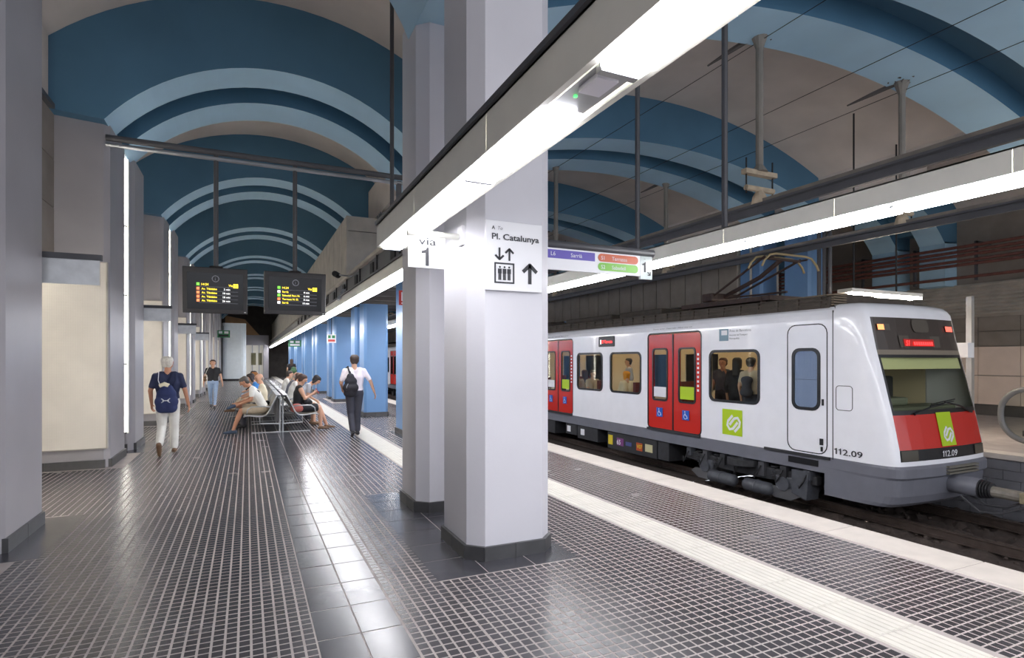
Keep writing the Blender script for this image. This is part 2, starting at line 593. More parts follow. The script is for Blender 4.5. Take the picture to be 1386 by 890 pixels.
# ------------------------------------------------------------------ walls
b = MB()
b.box(-2.9, -2.64, -5, YEND, 3.16, 5.34)
b.box(-3.9, -3.6, -5, YEND, 0, 3.3)
b.box(-3.7, -2.62, -5, YEND, 3.16, 3.26)
wl = b.build('wall_left', M_stone, origin=(-2.8, 0, 0)); tag(wl, 'grey stone wall with niches on the left of the hall', None, None, 'structure')
for i in range(5):
    for j in range(3):
        y = 7.1 + i * .72; z = 3.2 + j * .71
        m = MB(); m.box(-2.65, -2.61, y + .006, y + .714, z + .006, z + .704)
        m.build('stone_panel', M_stone, wl)
m = MB(); m.box(-2.68, -2.54, 6.9, 10.55, 5.3, 5.37); m.build('ledge', M_dmetal, wl)
b = MB()
b.box(20.2, 20.5, -5, YEND, 0, 6.5)
wr = b.build('wall_right', M_stone, origin=(20.3, 0, 0)); tag(wr, 'stone and louvre wall of the opposite platform', None, None, 'structure')
M_panelr = mat('pale_panel', (234, 216, 202), 0.3, var=0.06, vscale=2)
for i in range(6):
    y = 5.5 + i * 1.05
    for z0, z1 in ((.32, 1.18), (1.19, 2.05)):
        m = MB(); m.box(20.12, 20.22, y + .006, y + 1.044, z0 + .005, z1 - .005); m.build('wall_panel', M_panelr, wr)
    for z0, z1 in ((2.08, 2.5), (2.51, 2.95)):
        m = MB(); m.box(20.12, 20.22, y + .006, y + 1.044, z0 + .005, z1 - .005); m.build('stone_panel', M_stone, wr)
m = MB(); m.box(20.1, 20.22, 5, 14, .0, .3); m.build('skirting', M_cdark, wr)
for i in range(9):
    m = MB(); m.cbox((20.1, 10, 3.02 + i * .11), (.16, 10, .075), Matrix.Rotation(.6, 3, 'Y')); m.build('louvre_slat', M_conc, wr)
for i, z in enumerate((4.12, 4.5, 4.62, 4.78, 4.9, 5.04)):
    m = MB(); m.tube([(19.4, 4, z), (19.4, 26, z)], .045, 6)
    tag(m.build('cable_pipe', M_rust), ['lowest rust red pipe above the louvres on the far wall', 'second lowest rust red pipe on the far wall rack', 'third rust red pipe up on the far wall rack', 'fourth rust red pipe up on the far wall rack', 'fifth rust red pipe up on the far wall rack', 'topmost rust red pipe of the far wall rack'][i], 'pipe', 'red pipes on the far wall')
for i in range(9):
    y = 6 + i * 1.7
    m = MB(); m.box(19.42, 19.5, y, y + .06, 4.0, 5.15); m.box(19.42, 20.2, y, y + .06, 5.1, 5.16)
    m.build('pipe_bracket', M_dmetal, wr)
b = MB(); b.box(-4, 21, YEND, YEND + .3, -1.3, 8)
o = b.build('wall_back', M_cdark); tag(o, 'dark end wall at the far end of the station hall', None, None, 'structure')

# ------------------------------------------------------------------ columns
def octa(x0, x1, y0, y1, c):
    return [(x0 + c, y0), (x1 - c, y0), (x1, y0 + c), (x1, y1 - c), (x1 - c, y1), (x0 + c, y1), (x0, y1 - c), (x0, y0 + c)]
def column(x0, x1, y0, y1, c, zt, m, label, group, split=True, name='column'):
    t = thing(name, ((x0 + x1) / 2, (y0 + y1) / 2, 0), label, 'column', group)
    b = MB(); b.prism(octa(x0, x1, y0, y1, c), 'z', 0, zt); b.build('shaft', m, t)
    o = octa(x0 - .028, x1 + .028, y0 - .028, y1 + .028, c + .012)
    i_ = octa(x0 + .01, x1 - .01, y0 + .01, y1 - .01, c)
    for e in range(8):
        A, B, C, D = Vector(o[e]), Vector(o[(e + 1) % 8]), Vector(i_[(e + 1) % 8]), Vector(i_[e])
        k = 2 if (B - A).length > .45 and split else 1
        for q in range(k):
            a0, a1 = q / k + .004, (q + 1) / k - .004
            pl = [A.lerp(B, a0), A.lerp(B, a1), D.lerp(C, a1), D.lerp(C, a0)]
            s = MB(); s.prism([(v.x, v.y) for v in pl], 'z', 0, .115); s.build('skirting_stone', M_skirt, t)
    return t
gw = 'white columns in front of the camera'
column(1.655, 2.425, 4.34, 5.17, .12, 5.5, M_white, 'large white chamfered column carrying the lift sign', gw)
column(1.665, 2.425, 5.95, 6.78, .12, 5.5, M_white, 'white chamfered column just behind the column with the lift sign', gw)
for k in range(1, 8):
    y = Y0[k] + (0.1 * k)
    for w, yy in (('first', y), ('second', y + 1.6)):
        nm = ['', 'nearest', 'second nearest', 'third nearest', 'fourth nearest', 'fifth nearest', 'sixth nearest', 'farthest'][k]
        column(3.1, 3.8, yy, yy + .86, .07, 5.6 if k == 1 else 3.5, M_blue, 'blue column, %s of the %s pair along the tactile strip' % ('front one' if w == 'first' else 'rear one', nm), 'blue columns along the platform', split=(k < 3), name='blue_column')
for k in range(0, 4):
    y = Y0[k] + .05
    for w, yy in (('first', y), ('second', y + 1.6)):
        if k == 0 and w == 'first': continue
        xa = 15.2 if k == 0 else 13.8
        if k == 0: yy -= .32
        column(xa, xa + .7, yy, yy + .86, .07, 5.7 if k < 2 else 3.5, M_blue if k else M_ivory, ('cream column at the right edge beyond the train nose' if k == 0 else 'blue column beyond the train, %s of the %s pair' % ('front one' if w == 'first' else 'rear one', ['', 'nearest', 'second', 'third'][k])), 'columns beyond the train', split=False, name='blue_column' if k else 'cream_column')
def panel_mat():
    m = mat('perforated_sheet', (232, 226, 216), 0.5, var=0.05, vscale=3)
    nt = m.node_tree
    b = nt.nodes['Principled BSDF']
    vo = nt.nodes.new('ShaderNodeTexVoronoi'); vo.inputs['Scale'].default_value = 48; vo.inputs['Randomness'].default_value = 0
    g = nt.nodes.new('ShaderNodeNewGeometry')
    nt.links.new(g.outputs['Position'], vo.inputs['Vector'])
    r = nt.nodes.new('ShaderNodeValToRGB')
    r.color_ramp.elements[0].position = .22; r.color_ramp.elements[0].color = (.72, .70, .68, 1)
    r.color_ramp.elements[1].position = .32; r.color_ramp.elements[1].color = (1, 1, 1, 1)
    mx = nt.nodes.new('ShaderNodeMixRGB'); mx.blend_type = 'MULTIPLY'; mx.inputs[0].default_value = 1
    old = b.inputs['Base Color'].links[0].from_socket
    nt.links.new(vo.outputs['Distance'], r.inputs['Fac'])
    nt.links.new(old, mx.inputs[1]); nt.links.new(r.outputs['Color'], mx.inputs[2])
    nt.links.new(mx.outputs[0], b.inputs['Base Color'])
    return m
M_panel = panel_mat()
ORD = ['nearest', 'second nearest', 'third nearest', 'fourth nearest', 'fifth nearest', 'sixth nearest', 'seventh nearest', 'farthest']
for k in range(0, 8):
    y = Y0[k] + .04
    far = k > 4
    if k > 0:
        t = thing('wall_pier', (-2.3, y + .6, 0), 'grey wall pier behind the %s perforated panel on the left' % ORD[k - 1], 'pier', 'piers along the left wall')
        b = MB(); b.prism([(-3.62, y), (-2.0, y), (-1.93, y + .07), (-1.93, y + 1.2), (-2.0, y + 1.27), (-3.62, y + 1.27)], 'z', 0, 5.32); b.build('shaft', M_pier, t)
        for (xa, xb, ya, yb_) in ((-3.6, -2.72, y - .03, y + .02), (-2.715, -1.98, y - .03, y + .02), (-1.95, -1.9, y + .05, y + 1.22)):
            s = MB(); s.box(xa, xb, ya, yb_, 0, .125); s.build('skirting_stone', M_skirt, t)
        t = thing('perforated_panel', (-2.4, y - .06, .3), 'tall pale perforated metal panel, %s on the left wall' % ORD[k - 1], 'panel', 'perforated panels on the left wall')
        b = MB(); b.box(-3.4, -1.945, y - .075, y - .06, .31, 3.13); b.build('sheet', M_panel, t)
        b = MB(); b.ring([(-3.41, .3), (-1.94, .3), (-1.94, 3.14), (-3.41, 3.14)], [(-3.395, .315), (-1.955, .315), (-1.955, 3.125), (-3.395, 3.125)], 'y', y - .082, y); b.build('frame', M_conc, t)
        t = thing('niche_lamp', (-2.9, y - .5, 3.0), 'white strip lamp tucked under the ledge above the %s perforated panel' % ORD[k - 1], 'lamp', 'niche lamps on the left wall')
        b = MB(); b.box(-3.5, -2.7, y - .62, y - .5, 3.09, 3.155); b.build('housing', M_ivory, t)
        b = MB(); b.tube([(-3.45, y - .56, 3.06), (-2.72, y - .56, 3.06)], .03, 8); b.build('tube', M_niche, t)
    lab = 'pale wall pier at the left edge of the picture' if k == 0 else 'grey wall pier beyond the %s upright tube lamp on the left' % ORD[k - 1]
    t = thing('wall_pier', (-2.3, y + 2.4, 0), lab, 'pier', 'piers along the left wall')
    b = MB(); b.prism([(-3.62, y + 1.78), (-2.0, y + 1.78), (-1.88, y + 1.9), (-1.88, y + 2.85), (-2.02, y + 2.98), (-3.62, y + 2.98)], 'z', 0, 5.32); b.build('shaft', M_pier, t)
    for (xa, xb, ya, yb_) in ((-3.0, -1.98, y + 1.75, y + 1.8), (-1.9, -1.855, y + 1.88, y + 2.36), (-1.9, -1.855, y + 2.37, y + 2.86)):
        s = MB(); s.box(xa, xb, ya, yb_, 0, .125); s.build('skirting_stone', M_skirt, t)
    if k > 0:
        t = thing('tube_lamp', (-2.03, y + 1.6, .35), 'tall upright fluorescent tube lamp, %s between the left wall piers' % ORD[k - 1], 'lamp', 'upright tube lamps on the left')
        b = MB(); b.box(-2.12, -1.95, y + 1.66, y + 1.76, .33, 5.3); b.build('housing', M_ivory, t)
        for q in range(4):
            z0 = .36 + q * 1.235
            b = MB(); b.tube([(-2.0, y + 1.63, z0), (-2.0, y + 1.63, z0 + 1.2)], .022, 8); b.build('tube', M_niche, t)
        for q in range(5):
            z0 = .345 + q * 1.235
            b = MB(); b.box(-2.03, -1.97, y + 1.6, y + 1.67, max(.33, z0 - .015), z0 + .012); b.build('tube_clip', M_dmetal, t)
for k in range(0, 7):
    y = Y0[k] + 3.06
    t = thing('tube_lamp', (-2.5, y, .35), 'upright tube lamp behind the %s' % ('pale wall pier at the left edge' if k == 0 else ORD[k - 1] + ' rear wall pier on the left'), 'lamp', 'panel lamps behind the left piers')
    b = MB(); b.box(-2.6, -2.42, y, y + .05, .33, 2.9); b.build('housing', M_ivory, t)
    for q in range(2):
        b = MB(); b.tube([(-2.5, y + .08, .36 + q * 1.26), (-2.5, y + .08, 1.58 + q * 1.26)], .022, 8); b.build('tube', M_niche2, t)
for k in range(1, 7):
    for (ya, yb_, m_) in ((Y0[k] - .2, Y0[k] + .54, M_vlight), (Y0[k] + 1.2, Y0[k] + 2.06, M_vlight)):
        b = MB(); b.box(19.56, 20.21, ya, yb_, 3.95, 5.31); b.build('pilaster', m_, wr)
# concrete duct boxes above the rows of blue columns
def duct(x0, x1, y0, label, side):
    t = thing('concrete_duct', ((x0 + x1) / 2, y0, 3.55), label, 'duct')
    b = MB(); b.box(x0 + .03, x1 - .03, y0 + .03, YEND - .02, 3.55, 5.2); b.build('core', M_cdark, t)
    y = y0; i = 0
    xx = x0 if side < 0 else x0
    for n in range(26):
        m = MB(); m.box(x0, x0 + .05, y + .02, y + .75, 3.5, 5.22); m.build('cladding_panel', M_conc if side < 0 else M_stone, t)
        y += .77
    m = MB(); m.box(x0, x0 + .05, y + .01, YEND - .02, 3.5, 5.22); m.build('cladding_panel', M_conc, t)
    for n in range(2):
        w = (x1 - x0) / 2
        m = MB(); m.box(x0 + n * w + .01, x0 + (n + 1) * w - .01, y0, y0 + .05, 3.5, 4.85); m.build('cladding_panel', M_conc, t)
    m = MB(); m.box(x0, x1, y0 - .02, y0 + .05, 4.87, 5.22); m.build('cladding_panel', M_conc, t)
    return t
duct(2.22, 4.1, 14.5, 'clad concrete duct box above the blue columns along the platform', -1)
duct(13.78, 15.6, 13.06, 'grey clad duct box above the far side of the train', 1)
# ------------------------------------------------------------------ light lines
M_cap = mat('lamp_end', (70, 70, 72), .5)
def light_line(x0, x1, zb, h, segs, y0, y1, label, hang, drop=.05, glow=None, group='hanging light lines', plates=1.25, tray=True):
    t = thing('light_line', ((x0 + x1) / 2, y0, zb), label, 'lamp', group)
    xm = (x0 + x1) / 2
    # folded housing: two sides, top, open underneath
    y = y0
    while y < y1 - .01:
        ye = min(y1, y + plates)
        b = MB()
        b.box(x0, x0 + .012, y + .002, ye - .002, zb, zb + h)
        b.box(x1 - .012, x1, y + .002, ye - .002, zb, zb + h)
        b.box(x0, x1, y + .002, ye - .002, zb + h - .012, zb + h)
        b.box(x0 + .012, x0 + .03, y + .002, ye - .002, zb, zb + .012)
        b.box(x1 - .03, x1 - .012, y + .002, ye - .002, zb, zb + .012)
        b.build('housing', M_ivory, t)
        y = ye
        if y - y0 > 26: plates = 100
    if tray:
        b = MB(); b.box(x0 - .02, x1 + .02, y0 + .05, y1, zb + h, zb + h + .03); b.build('cable_tray', M_dmetal, t)
    for e in (y0, y1):
        b = MB(); b.box(x0, x1, e - .006, e + .006, zb, zb + h); b.build('end_plate', M_ivory, t)
    for (a, c) in segs:
        b = MB(); b.box(x0 + .035, x1 - .06, a + .02, c - .02, zb - drop, zb + .01); b.build('tube', glow or M_tube, t)
        b = MB(); b.box(x0 + .04, x1 - .07, c - .018, c + .018, zb - .03, zb + .03); b.build('lamp_holder', M_steel, t)
    for (hx, hy, zt) in hang:
        b = MB(); b.tube([(hx, hy, zb + h), (hx, hy, zt)], .032, 8); b.build('hanger_rod', M_dmetal, t)
    return t
segs1 = [(-3 + 1.5 * i, -1.5 + 1.5 * i) for i in range(0, 3)] + [(1.5, 1.79), (2.22, 3.22), (3.24, 4.24), (4.26, 5.56)]
segs1 = [(-3, -1.5), (-1.5, 0), (0, 1.79), (2.22, 3.22), (3.24, 4.24), (4.26, 5.54)]
l1 = light_line(1.15, 1.43, 2.755, .215, segs1, -3, 5.62, 'light line running past the white columns, nearest the camera', [], plates=1.45, drop=.02, glow=M_tube1)
b = MB(); b.box(1.2, 1.38, 1.82, 2.2, 2.765, 2.80); b.build('emergency_plate', M_steel, l1)
b = MB(); b.box(1.23, 1.33, 1.86, 2.0, 2.745, 2.77); b.build('emergency_lens', mat('lens', (235, 235, 245), .15), l1)
b = MB(); b.box(1.25, 1.262, 2.06, 2.072, 2.76, 2.767); b.build('green_led', mat('green_led', (60, 255, 90), .3, emit=3), l1)
b = MB()
for i in range(3): b.box(1.14, 1.15, 5.40 + i * .07, 5.425 + i * .07, 2.99, 3.05)
b.build('vent_slots', M_black, l1)
l2 = light_line(1.85, 2.12, 2.86, .17, [(7.0 + 1.45 * i, 8.45 + 1.45 * i) for i in range(35)], 6.95, 58, 'light line over the tactile strip, running to the far end', [(2.0, 8.65, 7.3)])
l3 = light_line(4.55, 4.83, 2.875, .17, [(-3 + 1.45 * i, -1.55 + 1.45 * i) for i in range(38)], -3, 52, 'light line over the platform edge in front of the train', [(4.69, 4.62, 7.0), (4.69, 6.14, 6.9), (4.69, 10.4, 6.6)], tray=False)
# cable tray and pipe above the far light line
t = thing('cable_duct', (2.1, 7, 3.1), 'dark cable tray with pale pipe above the far light line', 'tray')
b = MB(); b.box(1.98, 2.02, 7.0, 58, 3.1, 3.4); b.box(1.98, 2.3, 7.0, 58, 3.1, 3.13); b.build('tray', M_dmetal, t)
b = MB(); b.tube([(1.97, 7.0, 3.46), (1.97, 58, 3.46)], .05, 8); b.build('pipe', M_conc, t)
for i in range(12):
    y = 8 + i * 1.6
    b = MB(); b.box(1.96, 2.2, y, y + .05, 3.1, 3.42); b.build('bracket', M_blackm, t)
    b = MB(); b.box(1.955, 1.98, y + .3, y + .55, 3.16, 3.34); b.build('junction_box', M_blackm, t)
# security camera and small floodlight on the tray
t = thing('security_camera', (1.85, 12.2, 3.25), 'small dark security camera on an arm above the light line', 'camera')
b = MB(); b.tube([(1.62, 12.1, 3.42), (1.72, 12.35, 3.42)], .06, 10); b.build('camera_body', M_blackm, t)
b = MB(); b.tube([(1.66, 12.2, 3.42), (2.0, 12.25, 3.4)], .014, 6); b.build('arm', M_steel, t)
t = thing('floodlight', (1.85, 13.2, 3.0), 'small tilted floodlight below the security camera', 'lamp')
b = MB(); b.cbox((1.86, 12.9, 3.08), (.05, .22, .26), Matrix.Rotation(.5, 3, 'Y')); b.build('lamp_head', M_steel, t)
b = MB(); b.tube([(1.86, 12.9, 3.12), (2.0, 12.9, 3.3)], .015, 6); b.build('arm', M_blackm, t)
# soffit between the duct and the columns
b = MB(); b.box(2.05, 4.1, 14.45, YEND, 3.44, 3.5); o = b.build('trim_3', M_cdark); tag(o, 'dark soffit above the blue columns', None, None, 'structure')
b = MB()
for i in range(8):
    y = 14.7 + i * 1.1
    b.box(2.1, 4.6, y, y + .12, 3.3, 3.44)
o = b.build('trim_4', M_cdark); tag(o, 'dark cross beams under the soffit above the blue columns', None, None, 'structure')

# ------------------------------------------------------------------ overhead line
def overhead(xc, zc, label):
    t = thing('overhead_rail', (xc, 0, zc), label, 'overhead line')
    b = MB(); b.prism([(xc - .09, zc + .14), (xc + .09, zc + .14), (xc + .09, zc + .11), (xc + .03, zc + .10), (xc + .03, zc), (xc - .03, zc), (xc - .03, zc + .10), (xc - .09, zc + .11)], 'y', -3, 55); b.build('rail_profile', M_dmetal, t)
    b = MB(); b.box(xc - .05, xc + .05, -3, 55, zc + .14, zc + .2); b.build('top_flange', mat('weathered_metal', (120, 112, 104), .6, var=.2), t)
    return t
M_post = mat('post_grey', (130, 124, 116), .6, var=.1)
OX1, OZ1, OX2, OZ2 = 6.95, 3.84, 10.4, 3.88
overhead(OX1, OZ1, 'rigid overhead conductor rail above the empty track')
overhead(OX2, OZ2, 'rigid overhead conductor rail above the train pantograph')
for k in range(0, 5):
    for xc, zc, w in ((OX1, OZ1, 'the empty track'), (OX2, OZ2, 'the train')):
        y = Y0[k] + 1.85
        t = thing('overhead_support', (xc, y, zc + .3), 'grey drop post with wooden cross arms over %s, %s along the line' % (w, ORD[k]), 'support', 'overhead supports')
        ztop = 6.62 if k else 6.6
        b = MB(); b.tube([(xc, y, zc + .62), (xc, y, ztop - .06)], .055, 10); b.tube([(xc, y, ztop - .3), (xc, y, ztop - .16), (xc, y, ztop)], [.055, .1, .16], 10); b.build('post', M_post, t)
        b = MB(); b.tube([(xc, y, zc + .62), (xc, y, zc + .72)], [.12, .055], 10); b.build('post_foot', M_post, t)
        b = MB(); b.box(xc - .32, xc + .32, y - .05, y + .05, zc + .56, zc + .63); b.build('cross_arm', M_wood, t)
        b = MB(); b.tube([(xc - .28, y, zc + .36), (xc + .28, y, zc + .36)], .045, 8); b.build('insulator_arm', M_wood, t)
        for sx in (-.27, .27):
            b = MB(); b.tube([(xc + sx, y, zc + .28), (xc + sx, y, zc + .8)], .012, 6); b.build('threaded_rod', M_blackm, t)
        b = MB(); b.tube([(xc, y, zc + .14), (xc, y, zc + .25), (xc, y, zc + .34)], [.12, .1, .05], 10); b.build('insulator', M_wood, t)
        b = MB()
        for a in range(7):
            th = a * .9
            b.tube([(xc + .1 * math.cos(th), y + .1 * math.sin(th), ztop - .12), (xc + .2 * math.cos(th + .4), y + .2 * math.sin(th + .4), ztop - .03), (xc + .24 * math.cos(th + .9), y + .24 * math.sin(th + .9), ztop - .1)], .014, 5)
        b.tube([(xc, y, ztop - .06), (xc - .1, y + .45, ztop - .12), (xc - .15, y + .9, ztop - .16)], [.05, .04, .015], 6)
        b.build('cable_clamp', M_cdark, t)
for (xc, z, lab) in ((OX1, 6.42, 'thin feeder wire strung along the vault over the empty track'), (OX2, 6.36, 'thin feeder wire strung along the vault over the train'), (8.7, 6.2, 'thin feeder wire strung between the two tracks')):
    b = MB(); b.tube([(xc, -3, z), (xc, 40, z)], .006, 5); tag(b.build('wire', M_blackm), lab, 'wire', 'vault wires')
def one(name, m, parent, org, right, up, h):
    R, U = Vector(right).normalized(), Vector(up).normalized(); N = R.cross(U)
    b = MB(); b.add([Vector(org) + R * (p[0] * h) + U * (p[1] * h) + N * .002 for p in ((.22, 0), (.42, 0), (.42, 1), (.30, 1), (.24, .88), (.0, .80), (.0, .66), (.22, .70))], [(0, 1, 2, 3, 4, 7), (4, 5, 6, 7)])
    return b.build(name, m, parent)
# ------------------------------------------------------------------ information displays in the hall
YB = 10.44
t = thing('display_beam', (.6, YB, 4.95), 'dark twin pipe beam spanning the hall above the displays', 'beam')
b = MB(); b.tube([(-1.95, YB, 5.03), (3.1, YB, 5.03)], .05, 10); b.build('upper_pipe', M_dmetal, t)
b = MB(); b.tube([(-1.95, YB - .02, 4.92), (3.1, YB - .02, 4.92)], .035, 10); b.build('lower_pipe', M_steel, t)
b = MB(); b.box(2.5, 2.58, YB - .05, YB + .05, 4.3, 4.95); b.build('bracket', M_dmetal, t)
M_dframe = mat('display_frame', (40, 38, 40), .45)
M_screen = mat('screen', (18, 18, 22), .2, spec=.4)
M_yel = mat('led_yellow', (255, 226, 60), .4, emit=1.6)
M_wht = mat('led_white', (240, 240, 240), .4, emit=1.3)
M_grn = mat('led_green', (120, 230, 70), .4, emit=1.2)
M_org = mat('led_orange', (245, 130, 80), .4, emit=1.2)
M_line = mat('led_line', (110, 110, 118), .4, emit=.4)
def display(x0, x1, z0, z1, rows, sq, label):
    xm = (x0 + x1) / 2
    t = thing('departure_display', (xm, YB, z0), label, 'display', 'departure displays')
    yf = YB - .12
    b = MB(); b.prism([(yf + .03, z0), (YB + .1, z0 + .02), (YB + .1, z1), (yf - .05, z1), (yf - .05, z1 - .04)], 'x', x0, x1); b.build('case', M_dframe, t, bevel=.01)
    tilt = Vector((0, -.08, z1 - .04 - z0)).normalized()
    def sp(u, v, off=.004):      # point on the tilted screen
        zz = z0 + (z1 - .04 - z0) * v
        return Vector((x0 + (x1 - x0) * u, yf + .03 - .08 * v - off, zz))
    def quad(b, u0, u1, v0, v1, off=.004):
        b.add([sp(u0, v0, off), sp(u1, v0, off), sp(u1, v1, off), sp(u0, v1, off)], [(0, 1, 2, 3)])
    b = MB(); quad(b, .07, .93, .10, .93, .003); b.build('screen', M_screen, t)
    n = 40; b = MB()
    cs = sp(.5, .80, .006)
    o_ = [cs + Vector((.052 * math.cos(2 * math.pi * i / n), 0, 0)) + tilt * .052 * math.sin(2 * math.pi * i / n) for i in range(n)]
    i_ = [cs + Vector((.043 * math.cos(2 * math.pi * i / n), 0, 0)) + tilt * .043 * math.sin(2 * math.pi * i / n) for i in range(n)]
    b.add(o_ + i_, [(i, (i + 1) % n, n + (i + 1) % n, n + i) for i in range(n)])
    b.build('info_ring', M_line, t)
    R = (1, 0, 0)
    text('info_letter', 'i', M_line, t, sp(.493, .765, .006), R, tilt, .05)
    H = (z1 - z0)
    vr = [.635, .535, .445, .355, .265]
    for i, v in enumerate(vr):
        b = MB(); quad(b, .21, .255 if i == 0 or len(rows[i][0]) < 40 else .27, v, v + .062, .006); b.build('line_mark', sq[i], t)
        if i == 0:
            text('clock', rows[0][0], M_yel, t, sp(.285, v + .005, .006), R, tilt, .036, bold=.01)
            text('track_word', 'Via', M_yel, t, sp(.70, v, .006), R, tilt, .036, bold=.01)
            b = MB(); quad(b, .775, .85, v - .03, v + .065, .006); b.build('track_square', M_yel, t)
            one('track_number', M_screen, t, sp(.797, v - .015, .008), R, tilt, .05)
        else:
            text('destination', rows[i][0], M_yel, t, sp(.285, v + .008, .006), R, tilt, .031, bold=.012)
            text('minutes', rows[i][1], M_wht, t, sp(.725, v + .008, .006), R, tilt, .030, bold=.012, align='R')
        b = MB(); quad(b, .24, .85, v - .024, v - .018, .005); b.build('row_rule', M_line, t)
    b = MB(); quad(b, .945, .975, .035, .05, .008); b.build('maker_plate', M_wsign, t)
    b = MB(); b.tube([(xm, YB, z1), (xm, YB, 5.0)], .036, 10); b.build('pole', M_dmetal, t)
    b = MB(); b.tube([(xm, YB, z1 - .02), (xm, YB, z1 + .04)], .1, 12); b.build('flange', M_blackm, t)
    return t
display(-.93, .0, 2.40, 3.13, [('14:24',), ('Av. Tibidabo', '2 min'), ('Av. Tibidabo', '10 min'), ('Av. Tibidabo', '18 min'), ('Av. Tibidabo', '26 min')], [M_grn, M_org, M_org, M_org, M_org], 'left hanging departure display, listing one destination four times')
display(.25, 1.23, 2.42, 3.13, [('14:24',), ('Sarri\u00e0', '4 min'), ('Sabadell Parc N.', '6 min'), ('Terrassa N. D.', '8 min'), ('Sarri\u00e0', '10 min')], [M_grn, M_wht, M_grn, M_org, M_wht], 'right hanging departure display, listing several destinations')

# ------------------------------------------------------------------ signs
def lathe_arm(b, a, c, r=.03):
    b.tube([a, c], r, 10)
# blank plates on arms from the left piers
for k in range(0, 4):
    y = Y0[k] + 3.0
    t = thing('arm_sign', (-1.7, y, 2.43), ['edge-lit blank metal sign on an arm, nearest on the left wall', 'small blank metal sign on an arm, second on the left wall', 'small blank metal sign on an arm, third on the left wall', 'small blank metal sign on an arm, farthest on the left wall'][k], 'sign', 'arm signs on the left wall')
    b = MB(); b.box(-2.06, -1.4, y - .03, y + .03, 2.70, 2.76); b.build('arm', M_dmetal, t)
    b = MB(); b.box(-1.92, -1.42, y - .012, y + .012, 2.44, 2.70); b.build('plate', M_alu, t)
    b = MB(); b.box(-2.07, -2.02, y - .06, y + .06, 2.66, 2.80); b.build('wall_plate', M_blackm, t)
# via 1 sign
t = thing('track_number_sign', (1.35, 4.56, 2.41), 'square white track sign reading via 1 under an arm', 'sign')
b = MB(); b.box(1.185, 1.50, 4.55, 4.575, 2.41, 2.665); b.build('plate', M_wsign, t)
b = MB(); b.tube([(1.18, 4.562, 2.69), (1.62, 4.562, 2.69)], .028, 14); b.build('arm', M_ivory, t, smooth=True)
b = MB(); b.box(1.63, 1.655, 4.50, 4.62, 2.62, 2.78); b.build('wall_plate', M_wsign, t)
text('word', 'via', M_ink, t, (1.27, 4.549, 2.598), (1, 0, 0), (0, 0, 1), .066, width=.15, bold=.008)
one('number', M_ink, t, (1.295, 4.548, 2.425), (1, 0, 0), (0, 0, 1), .152)
# lift sign
YS = 4.30
t = thing('lift_sign', (2.03, YS, 2.23), 'square white sign on the column with a lift pictogram and arrows', 'sign')
b = MB(); b.box(1.765, 2.285, YS + .003, YS + .036, 2.225, 2.80); b.build('plate', M_wsign, t, bevel=.004)
RX, UZ = (1, 0, 0), (0, 0, 1)
text('heading', 'A', M_ink, t, (1.815, YS, 2.725), RX, UZ, .03, bold=.02)
text('heading', 'To', M_inkl, t, (1.865, YS, 2.725), (1, 0, 0), (.2, 0, 1), .03)
text('heading', 'Pl. Catalunya', M_ink, t, (1.817, YS, 2.645), RX, UZ, .05, width=.435, bold=.018)
def poly_plate(name, pts, m, parent, y=YS, d=.002):
    b = MB(); b.add([(p[0], y - d, p[1]) for p in pts], [tuple(range(len(pts)))]); return b.build(name, m, parent)
def bar(p, q, w):
    p, q = Vector(p), Vector(q); d = (q - p).normalized(); n_ = Vector((-d.y, d.x)) * w / 2
    return [p + n_, q + n_, q - n_, p - n_]
def arrow_up(name, x, z, h, w, th, sgn=1, head=.5):
    b = MB()
    def P(pts): b.add([(p[0], YS - .002, p[1]) for p in pts], [tuple(range(len(pts)))])
    P(bar((x, z), (x, z + sgn * (h - th * .6)), th))
    P(bar((x - w / 2, z + sgn * (h - w * head)), (x + th * .15, z + sgn * h), th)); P(bar((x + w / 2, z + sgn * (h - w * head)), (x - th * .15, z + sgn * h), th))
    return b.build(name, M_ink, t)
arrow_up('arrow', 1.885, 2.578, .1, .075, .017, -1)
arrow_up('arrow', 1.975, 2.474, .1, .075, .017, 1)
arrow_up('arrow', 2.165, 2.29, .165, .13, .032, 1)
b = MB(); b.ring([(1.84, 2.285), (2.02, 2.285), (2.02, 2.455), (1.84, 2.455)], [(1.852, 2.297), (2.008, 2.297), (2.008, 2.443), (1.852, 2.443)], 'y', YS - .003, YS + .002); b.build('lift_frame', M_ink, t)
for i in range(3):
    x = 1.888 + i * .042
    b = MB(); b.add([(x + .009 * math.cos(a * .6283), YS - .003, 2.418 + .009 * math.sin(a * .6283)) for a in range(10)], [tuple(range(10))])
    b.box(x - .016, x + .016, YS - .003, YS, 2.365, 2.405); b.box(x - .012, x - .002, YS - .003, YS, 2.312, 2.366); b.box(x + .002, x + .012, YS - .003, YS, 2.312, 2.366)
    b.build('lift_passenger', M_ink, t)
